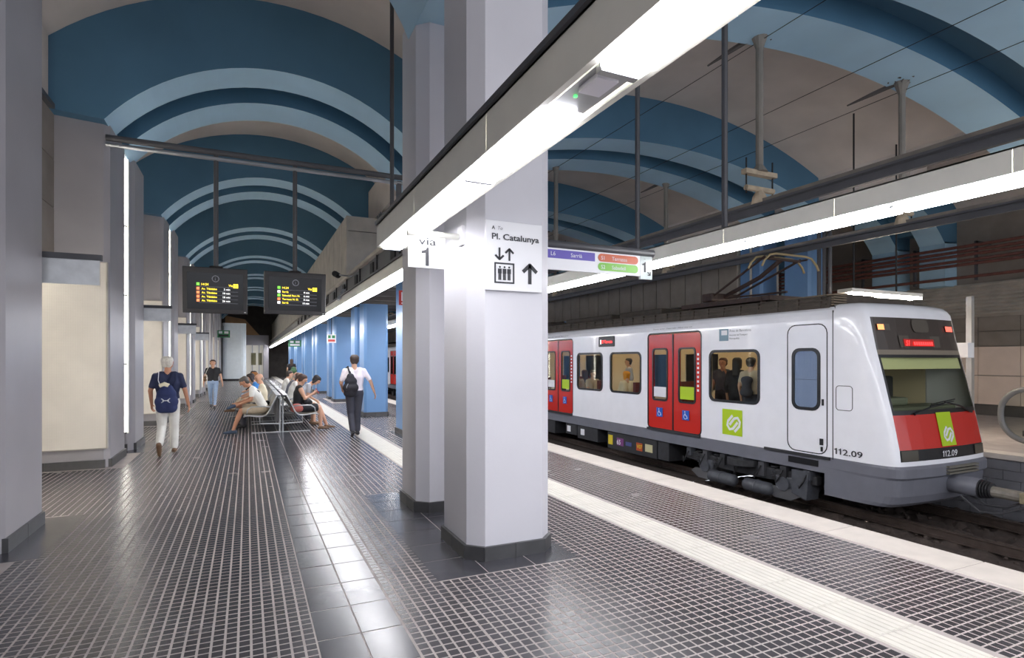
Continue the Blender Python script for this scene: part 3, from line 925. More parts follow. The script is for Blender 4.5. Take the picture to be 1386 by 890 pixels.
# line sign on the right of the column
YL = 4.98
t = thing('line_sign', (3.2, YL, 2.53), 'white hanging sign with purple, orange and green line names', 'sign')
M_lglass = mat('sign_glass', (196, 206, 204), .15)
b = MB(); b.box(2.425, 3.84, YL, YL + .03, 2.555, 2.775); b.build('plate', M_wsign, t)
b = MB(); b.box(3.845, 4.0, YL, YL + .03, 2.525, 2.775); b.build('track_plate', M_lglass, t)
b = MB(); b.tube([(2.40, YL + .015, 2.81), (4.02, YL + .015, 2.81)], .042, 12); b.build('top_tube', M_dmetal, t, smooth=True)
b = MB(); b.box(2.43, 3.26, YL - .004, YL, 2.67, 2.755); b.build('purple_bar', mat('line_purple', (92, 78, 176), .35), t)
text('letters', 'L6', M_wsign, t, (2.74, YL - .005, 2.695), RX, UZ, .042)
text('letters', 'Sarri\u00e0', M_wsign, t, (2.97, YL - .005, 2.692), RX, UZ, .042)
for z0, c_, a_, d_, nm in ((2.675, (196, 88, 44), 'S1', 'Terrassa', 'orange'), (2.582, (112, 184, 40), 'S2', 'Sabadell', 'green')):
    b = MB(); b.prism(rrect(3.30, 3.81, z0, z0 + .082, .04), 'y', YL - .004, YL); b.build(nm + '_bar', mat('line_' + nm, c_, .35), t)
    text('letters', a_, M_wsign, t, (3.335, YL - .005, z0 + .02), RX, UZ, .04)
    text('letters', d_, M_wsign, t, (3.47, YL - .005, z0 + .02), RX, UZ, .04)
text('letters', 'via', M_ink, t, (3.885, YL - .003, 2.735), RX, UZ, .014)
one('number', M_ink, t, (3.865, YL - .003, 2.60), RX, UZ, .11)
b = MB()
for pts in (bar((3.935, 2.605), (3.97, 2.57), .01), bar((3.972, 2.567), (3.972, 2.605), .01), bar((3.974, 2.57), (3.937, 2.57), .01)):
    b.add([(p[0], YL - .004, p[1]) for p in pts], [(0, 1, 2, 3)])
b.build('arrow', M_ink, t)
# fire point sign and small far signs
t = thing('fire_sign', (3.1, 12.17, 2.85), 'small red fire hose sign high on the nearest blue column', 'sign')
b = MB(); b.box(2.97, 3.28, 12.185, 12.205, 2.84, 3.16); b.build('plate', mat('fire_red', (176, 52, 46), .4), t)
b = MB(); b.box(3.02, 3.09, 12.178, 12.186, 2.93, 3.12); b.box(3.17, 3.23, 12.178, 12.186, 2.97, 3.1); b.build('pictogram', M_wsign, t)
b = MB(); b.box(3.02, 3.23, 12.178, 12.186, 2.87, 2.895); b.build('caption', M_wsign, t)
M_exitg = mat('exit_green', (54, 130, 84), .4)
def small_sign(x0, x1, y, z0, z1, mats, label, cat='sign'):
    t = thing('exit_sign', ((x0 + x1) / 2, y, z0), label, cat)
    b = MB(); b.box(x0, x1, y, y + .04, z0, z1); b.build('plate', mats[0], t)
    w = (x1 - x0)
    b = MB(); b.box(x0 + w * .12, x0 + w * .4, y - .006, y, z0 + (z1 - z0) * .55, z1 - (z1 - z0) * .12); b.box(x0 + w * .55, x0 + w * .88, y - .006, y, z0 + (z1 - z0) * .55, z1 - (z1 - z0) * .12); b.build('pictogram', mats[1], t)
    b = MB(); b.box(x0 + w * .12, x0 + w * .88, y - .006, y, z0 + (z1 - z0) * .15, z0 + (z1 - z0) * .4); b.build('caption', mats[2], t)
    b = MB(); b.tube([((x0 + x1) / 2, y + .02, z1), ((x0 + x1) / 2, y + .02, 3.46 if x0 > 1 else z1 + .3)], .012, 6); b.build('hanger', M_blackm, t)
M_fred = mat('sign_red', (196, 70, 60), .4)
small_sign(2.72, 3.05, 22.4, 2.3, 2.62, (M_wsign, M_exitg, M_fred), 'small white hanging sign with green exit band among the blue columns')
small_sign(2.5, 3.3, 41, 2.55, 3.0, (M_exitg, M_wsign, M_wsign), 'small green hanging exit sign far down the blue columns')
small_sign(3.4, 3.9, 38, 2.55, 3.05, (M_wsign, M_inkl, M_wsign), 'small white hanging sign far down the blue columns')
small_sign(-1.89, -1.1, 44, 3.2, 3.7, (M_exitg, M_wsign, M_black), 'small dark green exit sign at the far end of the left wall')

# ------------------------------------------------------------------ far end of the hall
M_kiosk = mat('kiosk_white', (226, 234, 238), .5, var=.04)
t = thing('lift_shaft', (-1.0, 52, 0), 'pale rounded lift shaft standing at the far end of the hall', 'lift shaft')
b = MB(); b.prism(rrect(-1.84, -.1, 50.5, 52.2, .35), 'z', .15, 4.6); b.build('shaft', M_kiosk, t)
b = MB(); b.prism(rrect(-1.86, -.08, 50.48, 52.22, .35), 'z', 0, .15); b.build('skirting', M_blackm, t)
t = thing('hall_portal', (1.0, 57, 0), 'grey portal with lit glazed doors closing the far end', 'portal')
b = MB(); b.box(-1.8, 1.75, 56.5, 57, 3.0, 3.9); b.build('lintel', M_pier, t)
b = MB(); b.box(1.3, 1.75, 56.5, 57, 0, 3.0); b.build('jamb', M_pier, t)
b = MB(); b.box(-.2, 1.5, 57.0, 57.1, 0, 3.0); b.build('glazing', mat('lit_glazing', (190, 186, 176), .4, emit=.35), t)
for i in range(3):
    b = MB(); b.box(-.2 + i * .56, -.12 + i * .56, 56.9, 57.0, 0, 3.0); b.build('mullion', M_steel, t)
b = MB(); b.box(.3, .7, 56.88, 56.98, 1.2, 2.3); b.box(.9, 1.2, 56.88, 56.98, 1.2, 2.3); b.build('poster', mat('poster_olive', (120, 116, 84), .5), t)
t = thing('arch_mural', (-1.0, 56, 4.2), 'brown painted arch infill above the far lift shaft', 'mural')
b = MB(); b.prism([(-1.8, 3.9), (1.0, 3.9), (-.2, 5.3), (-1.8, 5.6)], 'y', 56.55, 56.75); b.build('infill', mat('ochre', (172, 134, 96), .7, var=.2, vscale=1), t)
# opposite side lamp, post and hoop
t = thing('strip_lamp', (13, 8.05, 2.95), 'twin strip lamp on two rods glowing above the train nose', 'lamp')
b = MB(); b.box(11.78, 14.3, 8.0, 8.34, 3.12, 3.2); b.build('housing', M_ivory, t)
b = MB(); b.box(11.78, 14.3, 8.02, 8.09, 3.07, 3.12); b.build('tube', M_strip, t)
b = MB(); b.box(13.0, 14.3, 8.22, 8.29, 3.07, 3.12); b.build('tube', M_strip, t)
for xx, zt in ((12.05, 7.05), (13.55, 6.62)):
    b = MB(); b.tube([(xx, 8.15, 3.2), (xx, 8.15, zt)], .018, 6); b.build('hanger_rod', M_blackm, t)
t = thing('sign_post', (15.5, 7.7, 0), 'thin grey post with a small white box beside the train nose', 'post')
b = MB(); b.box(13.35, 13.45, 6.55, 6.65, 0, 2.95); b.build('post', M_steel, t)
b = MB(); b.box(13.12, 13.34, 6.5, 6.7, 1.7, 2.0); b.build('white_box', M_wsign, t)
t = thing('hoop_barrier', (13.6, 5.1, 0), 'grey tubular hoop barrier with glass at the right edge', 'barrier')
hp = rrect(4.75, 5.85, .16, 1.12, .44, 9)
b = MB(); b.tube([(12.9, p[0], p[1]) for p in hp], .05, 10, closed=True); b.build('hoop', mat('hoop_grey', (122, 122, 122), .45, metal=.2), t, smooth=True)
b = MB(); b.prism(rrect(4.78, 5.82, .19, 1.09, .42, 9), 'x', 12.895, 12.905); b.build('pane', glass('pale_glass', (.82, .85, .84)), t)
b = MB(); b.tube([(12.9, 5.3, 0), (12.9, 5.3, .16)], .04, 8); b.build('foot', M_steel, t)
text('number', '2', M_ink, wr, (20.11, 8.55, 1.80), (0, -1, 0), (0, 0, 1), .16, bold=.02)
# riser pipes on the far column
t = thing('riser_pipes', (13.7, 10.3, 0), 'bundle of dark riser pipes on the blue column behind the pantograph', 'pipes')
for i in range(3):
    b = MB(); b.tube([(13.68 + .02 * i, 10.2 - .14 * i, 0), (13.68 + .02 * i, 10.2 - .14 * i, 5.3)], .05, 8); b.build('pipe', M_dmetal, t)
b = MB(); b.tube([(13.74, 12.5, 3.0), (13.74, 12.5, 5.0), (13.74, 11.8, 5.05), (13.74, 10.3, 5.05)], .035, 8); b.build('conduit', M_conc, t)
# ------------------------------------------------------------------ train
M_tw = mat('train_white', (242, 242, 247), .22, var=.02, coat=.3)
M_tred = mat('train_red', (198, 44, 36), .25, coat=.3)
M_tgrey = mat('train_grey', (112, 113, 122), .4, var=.06)
M_roof = mat('train_roof', (78, 70, 62), .75, var=.25, vscale=6)
M_gask = mat('gasket', (22, 22, 25), .4)
M_int = mat('train_interior', (226, 208, 176), .5)
M_under = mat('under_grey', (74, 76, 82), .55, var=.2, vscale=9)
M_underd = mat('under_dark', (44, 44, 47), .6, var=.2, vscale=9)
M_rusty = mat('pantograph_rust', (70, 52, 46), .6, var=.25, vscale=12)
M_cream = mat('panto_cream', (176, 156, 116), .5)
M_lime = mat('lime_green', (176, 206, 34), .35)
M_ledr = mat('led_red', (255, 50, 50), .4, emit=2.5)
M_disp = mat('led_board', (84, 78, 70), .4)
M_amber = mat('lamp_amber', (255, 150, 90), .3, emit=1.5)
M_lred = mat('lamp_red', (255, 96, 80), .3, emit=1.5)
M_intl = mat('train_light', (255, 236, 200), .4, emit=5.0)
G_win = glass('train_glass', (.86, .88, .86), .12)
G_cab = glass('cab_glass', (.88, .91, .82), .12)
G_blue = glass('blue_glass', (.30, .38, .50), .25)
XN, XF = 9.07, 11.73
XC = (XN + XF) / 2
def wall_sheet(b, x, y0, y1, z0, z1, holes):
    ys = sorted({y0, y1} | {h for q in holes for h in q[:2]})
    zs = sorted({z0, z1} | {h for q in holes for h in q[2:]})
    for i in range(len(ys) - 1):
        for j in range(len(zs) - 1):
            cy, cz = (ys[i] + ys[i + 1]) / 2, (zs[j] + zs[j + 1]) / 2
            if any(q[0] < cy < q[1] and q[2] < cz < q[3] for q in holes):
                continue
            b.add([(x, ys[i], zs[j]), (x, ys[i + 1], zs[j]), (x, ys[i + 1], zs[j + 1]), (x, ys[i], zs[j + 1])], [(0, 1, 2, 3)])
def window(t, x, y0, y1, z0, z1, g, sgn=-1, r=.11):
    b = MB(); b.ring(rrect(y0 - .045, y1 + .045, z0 - .045, z1 + .045, r + .04), rrect(y0 + .01, y1 - .01, z0 + .01, z1 - .01, r), 'x', x + sgn * .012, x - sgn * .01)
    f = b.build('window_frame', M_gask, t)
    b = MB(); b.prism(rrect(y0, y1, z0, z1, r), 'x', x - sgn * .004, x - sgn * .008); b.build('pane', g, f)
    return f
def wheelchair(parent, y, z, s):
    b = MB(); b.box(XN - .016, XN - .012, y, y + s, z, z + s); b.build('blue_square', mat('access_blue', (32, 92, 190), .35), parent)
    b = MB()
    yc, zc = y + s * .52, z + s * .36
    n = 14; r = s * .24
    pts = [(XN - .018, yc + r * math.cos(2 * math.pi * i / n - 2.6), zc + r * math.sin(2 * math.pi * i / n - 2.6)) for i in range(n - 3)]
    b.tube(pts, s * .035, 4)
    b.tube([(XN - .018, yc + s * .06, zc + s * .40), (XN - .018, yc + s * .04, zc + s * .12), (XN - .018, yc - s * .2, zc + s * .10), (XN - .018, yc - s * .3, zc - s * .2)], s * .04, 4)
    b.ball((XN - .018, yc + s * .07, zc + s * .5), s * .065, 8, 6)
    b.build('pictogram', M_wsign, parent)
def logo(parent, org, right, up, w, h):
    """lime square carrying a white interlocked double hook"""
    R, U = Vector(right), Vector(up); N = R.cross(U)
    b = MB(); b.add([Vector(org) + N * .004, Vector(org) + R * w + N * .004, Vector(org) + R * w + U * h + N * .004, Vector(org) + U * h + N * .004], [(0, 1, 2, 3)])
    q = b.build('logo_field', M_lime, parent)
    c_ = Vector(org) + R * w * .58 + U * w * .46 + N * .008
    s = w * .33
    def L(pts): return [c_ + R * p[0] * s + U * p[1] * s for p in pts]
    A = [(-.15, .95), (-.85, .25), (-.95, -.25), (-.6, -.72), (-.1, -.6), (.35, -.1), (.62, .2)]
    B = [(-p[0], -p[1]) for p in A]
    b = MB()
    for pts in (A, B):
        P3 = L(pts); n = len(P3); w2 = s * .16
        lft, rgt = [], []
        for i in range(n):
            d = (P3[min(i + 1, n - 1)] - P3[max(i - 1, 0)]).normalized(); n_ = N.cross(d) * w2
            lft.append(P3[i] + n_); rgt.append(P3[i] - n_)
        b.add(lft + rgt, [(i, i + 1, n + i + 1, n + i) for i in range(n - 1)])
    b.build('logo_mark', M_wsign, q)
def door(t, ya, yb_, cab=False, first=False):
    for i in range(2):
        w = (yb_ - ya) / 2
        a, c_ = ya + i * w + .012, ya + (i + 1) * w - .012
        wy0, wy1 = (a + .17, c_ - .20) if i == 0 else (a + .20, c_ - .17)
        hole = [(wy0 + .02, wy1 - .02, .70, 1.90)]
        b = MB(); wall_sheet(b, XN + .006, a, c_, .0, 2.27, hole); wall_sheet(b, XN + .03, a, c_, .0, 2.27, hole)
        d = b.build('door_leaf', M_tred, t)
        b = MB(); b.ring(rrect(wy0 - .03, wy1 + .03, .66, 1.94, .09), rrect(wy0 + .015, wy1 - .015, .70, 1.90, .07), 'x', XN - .006, XN + .02); b.build('window_frame', M_gask, d)
        b = MB(); b.box(XN + .010, XN + .014, wy0, wy1, .68, 1.92); b.build('pane', G_win, d)
        if first:
            if i == 0:
                b = MB(); b.box(XN + .005, XN + .008, wy0 + .03, wy1 - .03, .75, 1.04); b.build('green_sticker', M_lime, d)
                b = MB()
                for q in range(9): b.box(XN + .001, XN + .005, a + .045, a + .1, .95 + q * .1, 1.0 + q * .1)
                b.build('sticker_column', M_wsign, d)
            else:
                b = MB(); b.box(XN + .005, XN + .008, wy0 + .04, wy1 - .03, .76, 1.0); b.build('white_sticker', M_wsign, d)
            wheelchair(d, (a + c_) / 2 - .1, .28, .22)
    m_ = (ya + yb_) / 2
    b = MB(); b.box(XN - .002, XN + .02, m_ - .02, m_ + .02, 0, 2.27); b.build('door_seal', M_gask, t)
    b = MB(); b.ring(rrect(ya - .03, yb_ + .03, -.03, 2.31, .12), rrect(ya, yb_, 0.0, 2.28, .1), 'x', XN - .004, XN + .03); b.build('door_frame', M_gask, t)
    b = MB(); b.box(XN - .05, XN + .03, ya, yb_, -.06, -.01); b.build('door_step', M_underd, t)
def far_side(t, y0, y1, holes):
    b = MB(); wall_sheet(b, XF, y0, y1, -.02, 2.35, holes); b.build('far_side_panel', M_tw, t)
    b = MB(); wall_sheet(b, XF - .03, y0, y1, -.02, 2.35, holes); b.build('far_lining', M_int, t)
def bogie(t, y0, y1, detail=True):
    ym = (y0 + y1) / 2
    for yw in (y0 + .75, y1 - .75):
        for xs in (XC - .74, XC + .74):
            b = MB(); b.tube([(xs - .06, yw, -.57), (xs + .06, yw, -.57)], .37, 22); b.tube([(xs - .075, yw, -.57), (xs - .06, yw, -.57)], .2, 14); b.build('wheel', M_underd, t)
        b = MB(); b.tube([(XC - .9, yw, -.57), (XC + .9, yw, -.57)], .07, 8); b.build('axle', M_underd, t)
        if detail:
            b = MB(); b.box(XN + .02, XN + .2, yw - .2, yw + .2, -.80, -.52); b.build('axle_box', M_under, t, bevel=.03)
            b = MB(); b.tube([(XN - .02, yw, -.66), (XN + .06, yw, -.66)], .13, 14); b.build('axle_cap', M_under, t)
            for dy in (-.26, .26):
                b = MB()
                for q in range(6): b.tube([(XN + .1, yw + dy, -.62 + q * .045), (XN + .1, yw + dy, -.6 + q * .045)], .075 if q % 2 else .06, 10)
                b.build('spring', M_underd, t)
            b = MB(); b.prism([(yw - .42, -.80), (yw - .16, -.94), (yw + .2, -.94), (yw + .42, -.82), (yw + .3, -.74), (yw - .3, -.74)], 'x', XN - .0, XN + .06); b.build('brake_hanger', M_steel, t)
    if detail:
        b = MB(); b.prism([(y0 + .1, -.42), (y1 - .1, -.42), (y1 - .1, -.58), (ym + .5, -.66), (ym - .5, -.66), (y0 + .1, -.58)], 'x', XN + .06, XN + .2); b.build('bogie_frame', M_underd, t, bevel=.02)
        b = MB(); b.tube([(XN + .1, ym, -.46), (XN + .1, ym, -.34)], .34, 20); b.build('air_spring', M_underd, t)
        for a, c_ in ((ym - .78, ym - .1), (ym + .1, ym + .85)):
            b = MB(); b.tube([(XN - .02, a, -.82), (XN - .02, a + .06, -.82), (XN - .02, c_ - .06, -.82), (XN - .02, c_, -.82)], [.06, .125, .125, .06], 14); b.tube([(XN - .02, (a + c_) / 2 - .02, -.82), (XN - .02, (a + c_) / 2 + .02, -.82)], .135, 14); b.build('air_cylinder', M_under, t, smooth=True)
        for q in range(7):
            yy = y0 + .25 + q * (y1 - y0 - .5) / 6
            b = MB(); b.box(XN + .0, XN + .14, yy - .06, yy + .07, -.5 - .05 * (q % 3), -.33); b.build('valve_block', (M_under, M_underd, M_dmetal)[q % 3], t)
            b = MB(); b.tube([(XN - .01, yy, -.4), (XN - .05, yy + .05, -.55), (XN - .03, yy + .14, -.66), (XN + .02, yy + .2, -.55)], .014, 5); b.build('hose', M_blackm, t)
def car_shell(t, y0, y1, wins, doors, front=False, ys=None):
    ya = ys if ys is not None else y0
    holes = [(w[0], w[1], .81, 1.82) for w in wins] + [(d[0], d[1], -.03, 2.28) for d in doors]
    b = MB(); wall_sheet(b, XN, ya, y1, -.05, 2.35, holes)
    b.build('side_panel', M_tw, t)
    b = MB(); wall_sheet(b, XN + .05, ya, y1, -.05, 2.3, holes); b.build('lining', M_int, t)
    sh = [(XN, 2.35), (XN + .015, 2.44), (XN + .06, 2.52), (XN + .14, 2.575)]
    b = MB()
    for i in range(3):
        for S in (0, 1):
            p, q = sh[i], sh[i + 1]
            fx = (lambda x: x) if not S else (lambda x: XN + XF - x)
            b.add([(fx(p[0]), ya, p[1]), (fx(p[0]), y1, p[1]), (fx(q[0]), y1, q[1]), (fx(q[0]), ya, q[1])], [(0, 1, 2, 3)])
    b.build('cantrail', M_tw, t, smooth=True)
    b = MB(); b.prism([(XN + .1, 2.56), (XN + .13, 2.76), (XN + .35, 2.80), (XF - .35, 2.80), (XF - .13, 2.76), (XF - .1, 2.56)], 'y', ya + .15, y1); b.build('roof', M_roof, t)
    b = MB()
    n = int((y1 - ya) / .45)
    for i in range(n):
        yy = ya + .3 + i * .45
        b.box(XN + .085, XN + .125, yy, yy + .03, 2.58, 2.78)
    for z in (2.62, 2.69, 2.76): b.box(XN + .08, XN + .12, ya + .2, y1, z, z + .02)
    b.build('roof_grille', M_roof, t)
    b = MB(); b.box(XN + .05, XF - .05, y0 + (0.4 if front else 0), y1, -.06, -.01); b.build('car_floor', mat('train_floor', (110, 104, 98), .5), t)
    b = MB(); b.box(XN + .06, XF - .06, ya, y1, 2.3, 2.34); b.build('car_ceiling', M_int, t)
    for xx in (XC - .55, XC + .45):
        b = MB(); b.box(xx, xx + .1, (7.6 if front else ya), y1 - .3, 2.27, 2.3); b.build('ceiling_light', M_intl, t)
    far_side(t, ya, y1, [(w[0], w[1], .81, 1.82) for w in wins])
    b = MB(); b.box(XN + .005, XN + .05, ya, y1, -.31, -.045); b.box(XF - .05, XF - .005, ya, y1, -.31, -.045); b.build('skirt', M_tgrey, t)
    for w in wins:
        window(t, XN, w[0], w[1], .81, 1.82, G_win)
    b = MB(); b.box(XN + .05, XF - .05, y1 - .05, y1, -.05, 2.56); b.build('end_wall', M_int, t)
    for i, w in enumerate(wins):
        ym = (w[0] + w[1]) / 2
        for xx in (XN + .3, XF - .75):
            b = MB(); b.box(xx, xx + .45, ym - .55, ym + .55, .36, .46); b.box(xx, xx + .45, ym - .05, ym + .05, .46, 1.05); b.build('seat', mat('seat_red', (104, 40, 44), .6), t)
train = thing('commuter_train', (XC, 5.5, ZB), 'white and red commuter train car with slanted cab front', 'train', 'train cars')
WIN1 = [(8.07, 9.33), (11.76, 13.05), (13.49, 14.78), (17.2, 18.5), (18.9, 20.2), (22.65, 23.95)]
DOOR1 = [(9.63, 11.44), (15.08, 16.88), (20.52, 22.32)]
CD = (6.60, 7.41)                 # cab door
car_shell(train, 5.9, 24.4, WIN1, DOOR1, front=True, ys=6.50)
for i, d in enumerate(DOOR1): door(train, d[0], d[1], first=True)
# cab side door, window and seams
b = MB(); b.ring(rrect(CD[0], CD[1], -.0, 2.29, .17), rrect(CD[0] + .018, CD[1] - .018, .018, 2.272, .155), 'x', XN - .004, XN + .01); b.build('cab_door_seam', M_gask, train)
b = MB(); b.box(XN - .03, XN + .01, CD[0] - .05, CD[1] + .5, -.07, -.02); b.build('cab_step', M_underd, train)
f = window(train, XN - .004, 6.78, 7.26, .80, 1.82, G_blue)
b = MB(); b.box(XN + .02, XN + .045, 6.76, 7.28, .78, 1.84); b.build('window_backing', mat('cab_blind_blue', (52, 66, 84), .4), f)
b = MB(); b.box(XN - .012, XN, 6.78, 7.26, 1.30, 1.306); b.build('window_bar', M_inkl, f)
b = MB(); b.box(XN - .02, XN, 6.67, 6.70, .86, .97); b.box(XN - .02, XN, 6.68, 6.74, .17, .28); b.box(XN - .02, XN, 6.69, 6.72, .06, .14); b.build('door_handle', M_blackm, train)
b = MB(); b.ring(rrect(6.15, 6.45, .80, 1.22, .06), rrect(6.16, 6.44, .81, 1.21, .05), 'x', XN - .004, XN + .01); b.build('hatch_seam', M_gask, train)
b = MB(); b.box(XN - .003, XN + .01, 6.495, 6.51, -.05, 2.5); b.build('panel_joint', M_gask, train)
YS_ = (0, -1, 0)
one('fleet_number', M_ink, train, (XN - .006, 6.47, .055), YS_, UZ, .105)
one('fleet_number', M_ink, train, (XN - .006, 6.395, .055), YS_, UZ, .105)
text('fleet_number', '2.09', M_ink, train, (XN - .006, 6.32, .055), YS_, UZ, .10, width=.34, bold=.012)
logo(train, (XN - .004, 8.99, .10), YS_, UZ, .53, .53)
b = MB(); b.box(XN - .006, XN, 8.83, 9.08, 2.05, 2.30); q = b.build('badge', mat('badge_blue', (120, 150, 166), .4), train)
b = MB(); b.box(XN - .008, XN - .006, 8.86, 9.02, 2.17, 2.27); b.build('badge_white', M_wsign, q)
text('badge_text', '\u00c0rea de Barcelona', M_inkl, train, (XN - .005, 8.80, 2.23), YS_, UZ, .05, width=.56)
text('badge_text', 'Autoritat del Transport', M_ink, train, (XN - .005, 8.80, 2.15), YS_, UZ, .035, width=.47)
text('badge_text', 'Metropolit\u00e0', M_ink, train, (XN - .005, 8.80, 2.08), YS_, UZ, .035, width=.26)
for d in DOOR1[:2]:
    q = text('door_caption', 'Deixeu sortir / Dejen salir / Allow way out', M_inkl, train, (XN - .005, d[1] - .2, 2.385), YS_, UZ, .035, width=1.35); q['kind'] = 'stuff'
b = MB(); b.prism(rrect(12.87, 13.63, 2.02, 2.31, .03), 'x', XN - .02, XN + .02); q = b.build('side_display', M_black, train)
b = MB(); b.box(XN - .024, XN - .02, 13.5, 13.54, 2.09, 2.22); b.build('led_mark', M_wht, q)
text('led_text', 'S1 Terrassa', M_ledr, q, (XN - .022, 13.46, 2.12), YS_, UZ, .085, width=.5, bold=.02)
# ---- cab nose, lofted
ZR = [-.02, .05, .23, .36, .50, .64, .77, .84, 1.05, 1.30, 1.55, 1.69, 1.74, 1.82, 2.0, 2.2, 2.36, 2.45, 2.52, 2.575, 2.61, 2.63]
INS = {2.45: .0, 2.52: .03, 2.575: .08, 2.61: .17, 2.63: .34}
ED = [-1.33, -1.328, -1.32, -1.305, -1.28, -1.24, -1.2, -1.15, -1.11, -.9, -.6, -.3, 0, .3, .6, .9, 1.11, 1.15, 1.2, 1.24, 1.28, 1.305, 1.32, 1.328, 1.33]
def yf(z):
    pts = [(-.7, 5.62), (-.1, 5.56), (.2, 5.585), (.74, 5.69), (1.5, 5.87), (1.85, 5.96), (2.5, 6.09), (2.7, 6.13)]
    return float(np.interp(z, [p[0] for p in pts], [p[1] for p in pts]))
def nose(z, off=0.0):
    ins = INS.get(z, 0.0)
    row = []
    for x in ED:
        d = abs(x) / 1.33
        y = yf(z) - .06 - .10 * (1 - d * d) + .30 * d ** 26 + .12 * d ** 90
        k = 1 - ins / 1.33
        row.append((XC + x * k, y + ins * .8 + off, z))
    # tail points on the sides
    k = 1 - ins / 1.33
    return [(XC - 1.33 * k, 6.51, z)] + row + [(XC + 1.33 * k, 6.51, z)]
G = [nose(z) for z in ZR]
ncol = len(G[0])
parts = {'cab_shell': [], 'front_mask': [], 'windshield': [], 'windshield_gasket': [], 'red_panel': [], 'lamp_strip': [], 'visor_strip': []}
xs = [None] + ED + [None]
for i in range(len(ZR) - 1):
    zm = (ZR[i] + ZR[i + 1]) / 2
    for j in range(ncol - 1):
        a, c_ = xs[j], xs[j + 1]
        inside = a is not None and c_ is not None and -1.151 < a and c_ < 1.151
        core = inside and -1.111 < a and c_ < 1.111
        k = 'cab_shell'
        if inside:
            if .05 < zm < .23: k = 'lamp_strip'
            elif .23 < zm < .77: k = 'red_panel'
            elif .77 < zm < 1.74: k = 'windshield' if core and .84 < zm < 1.69 else 'windshield_gasket'
            elif 1.74 < zm < 1.82: k = 'visor_strip'
            elif 1.82 < zm < 2.36: k = 'front_mask'
        parts[k].append((i, j))
pm = {'cab_shell': M_tw, 'front_mask': mat('mask_brown', (62, 54, 50), .3, coat=.3), 'windshield': G_cab, 'windshield_gasket': M_gask, 'red_panel': M_tred, 'lamp_strip': M_black, 'visor_strip': mat('visor_tan', (128, 118, 104), .5)}
PO = {}
for k, lst in parts.items():
    b = MB()
    for (i, j) in lst:
        b.add([G[i][j], G[i][j + 1], G[i + 1][j + 1], G[i + 1][j]], [(0, 1, 2, 3)])
    if k == 'cab_shell':
        b.add(G[-1], [tuple(range(ncol))])
    PO[k] = b.build(k, pm[k], train, smooth=(k == 'cab_shell'))
    if k == 'cab_shell':
        w_ = PO[k].modifiers.new('weld', 'WELD'); w_.merge_threshold = .0005
def fp(x, z, off=.012):        # point on the front skin
    d = abs(x) / 1.33
    return Vector((XC + x, yf(z) - .06 - .10 * (1 - d * d) + .30 * d ** 26 - off, z))
FU = (fp(0, .7) - fp(0, .3)).normalized()
FR = Vector((1, 0, 0))
logo(train, fp(-.17, .25, .006), FR, FU, .40, .55)
one('fleet_number', M_wsign, train, fp(-.2, .085, .008), FR, UZ, .1)
one('fleet_number', M_wsign, train, fp(-.14, .085, .008), FR, UZ, .1)
text('fleet_number', '2.09', M_wsign, train, fp(-.075, .085, .008), FR, UZ, .10, width=.28, bold=.01)
b = MB()
b.add([fp(-1.14, .06), fp(-.78, .06), fp(-.78, .22), fp(-1.14, .22)], [(0, 1, 2, 3)]); b.build('marker_lamp', mat('lamp_smoked', (70, 66, 56), .2), train)
b = MB(); b.add([fp(.8, .06), fp(1.14, .06), fp(1.14, .22), fp(.8, .22)], [(0, 1, 2, 3)]); b.build('marker_lamp', mat('lamp_smoked', (70, 66, 56), .2), train)
b = MB(); b.add([fp(-.62, 1.86), fp(.5, 1.86), fp(.5, 2.06), fp(-.62, 2.06)], [(0, 1, 2, 3)]); q = b.build('destination_board', M_disp, train)
b = MB(); b.add([fp(-.52, 1.88, .015), fp(.3, 1.88, .015), fp(.3, 2.0, .015), fp(-.52, 2.0, .015)], [(0, 1, 2, 3)]); b.build('led_area', mat('led_glow', (150, 30, 26), .4, emit=.5), q)
text('led_text', 'S1', M_ledr, q, fp(-.49, 1.895, .02), FR, UZ, .085, bold=.02)
b = MB()
for i in range(9):
    b.add([fp(-.28 + i * .06, 1.9, .02), fp(-.235 + i * .06, 1.9, .02), fp(-.235 + i * .06, 1.955, .02), fp(-.28 + i * .06, 1.955, .02)], [(0, 1, 2, 3)])
b.build('led_text', M_ledr, q)
def lampbox(x0, x1, z0, z1, m, nm, side):
    b = MB(); b.add([fp(x0, z0, .014), fp(x1, z0, .014), fp(x1, z1, .014), fp(x0, z1, .014)], [(0, 1, 2, 3)]); h_ = b.build(nm, M_disp, train)
    xa, xb = (x0, (x0 + x1) / 2) if side < 0 else (x0, x1)
    b = MB(); b.add([fp(xa, z0 + .01, .02), fp(xb, z0 + .01, .02), fp(xb, z1 - .01, .02), fp(xa, z1 - .01, .02)], [(0, 1, 2, 3)]); b.build('lens', m, h_)
lampbox(-1.06, -.78, 2.14, 2.25, M_amber, 'head_lamp', -1)
lampbox(.78, 1.02, 2.14, 2.25, M_lred, 'tail_lamp', 1)
b = MB()
pts = rrect(-.22, .24, 2.12, 2.34, .08)
b.add([fp(p[0], p[1], .012) for p in pts], [tuple(range(len(pts)))]); b.build('center_lamp', M_disp, train)
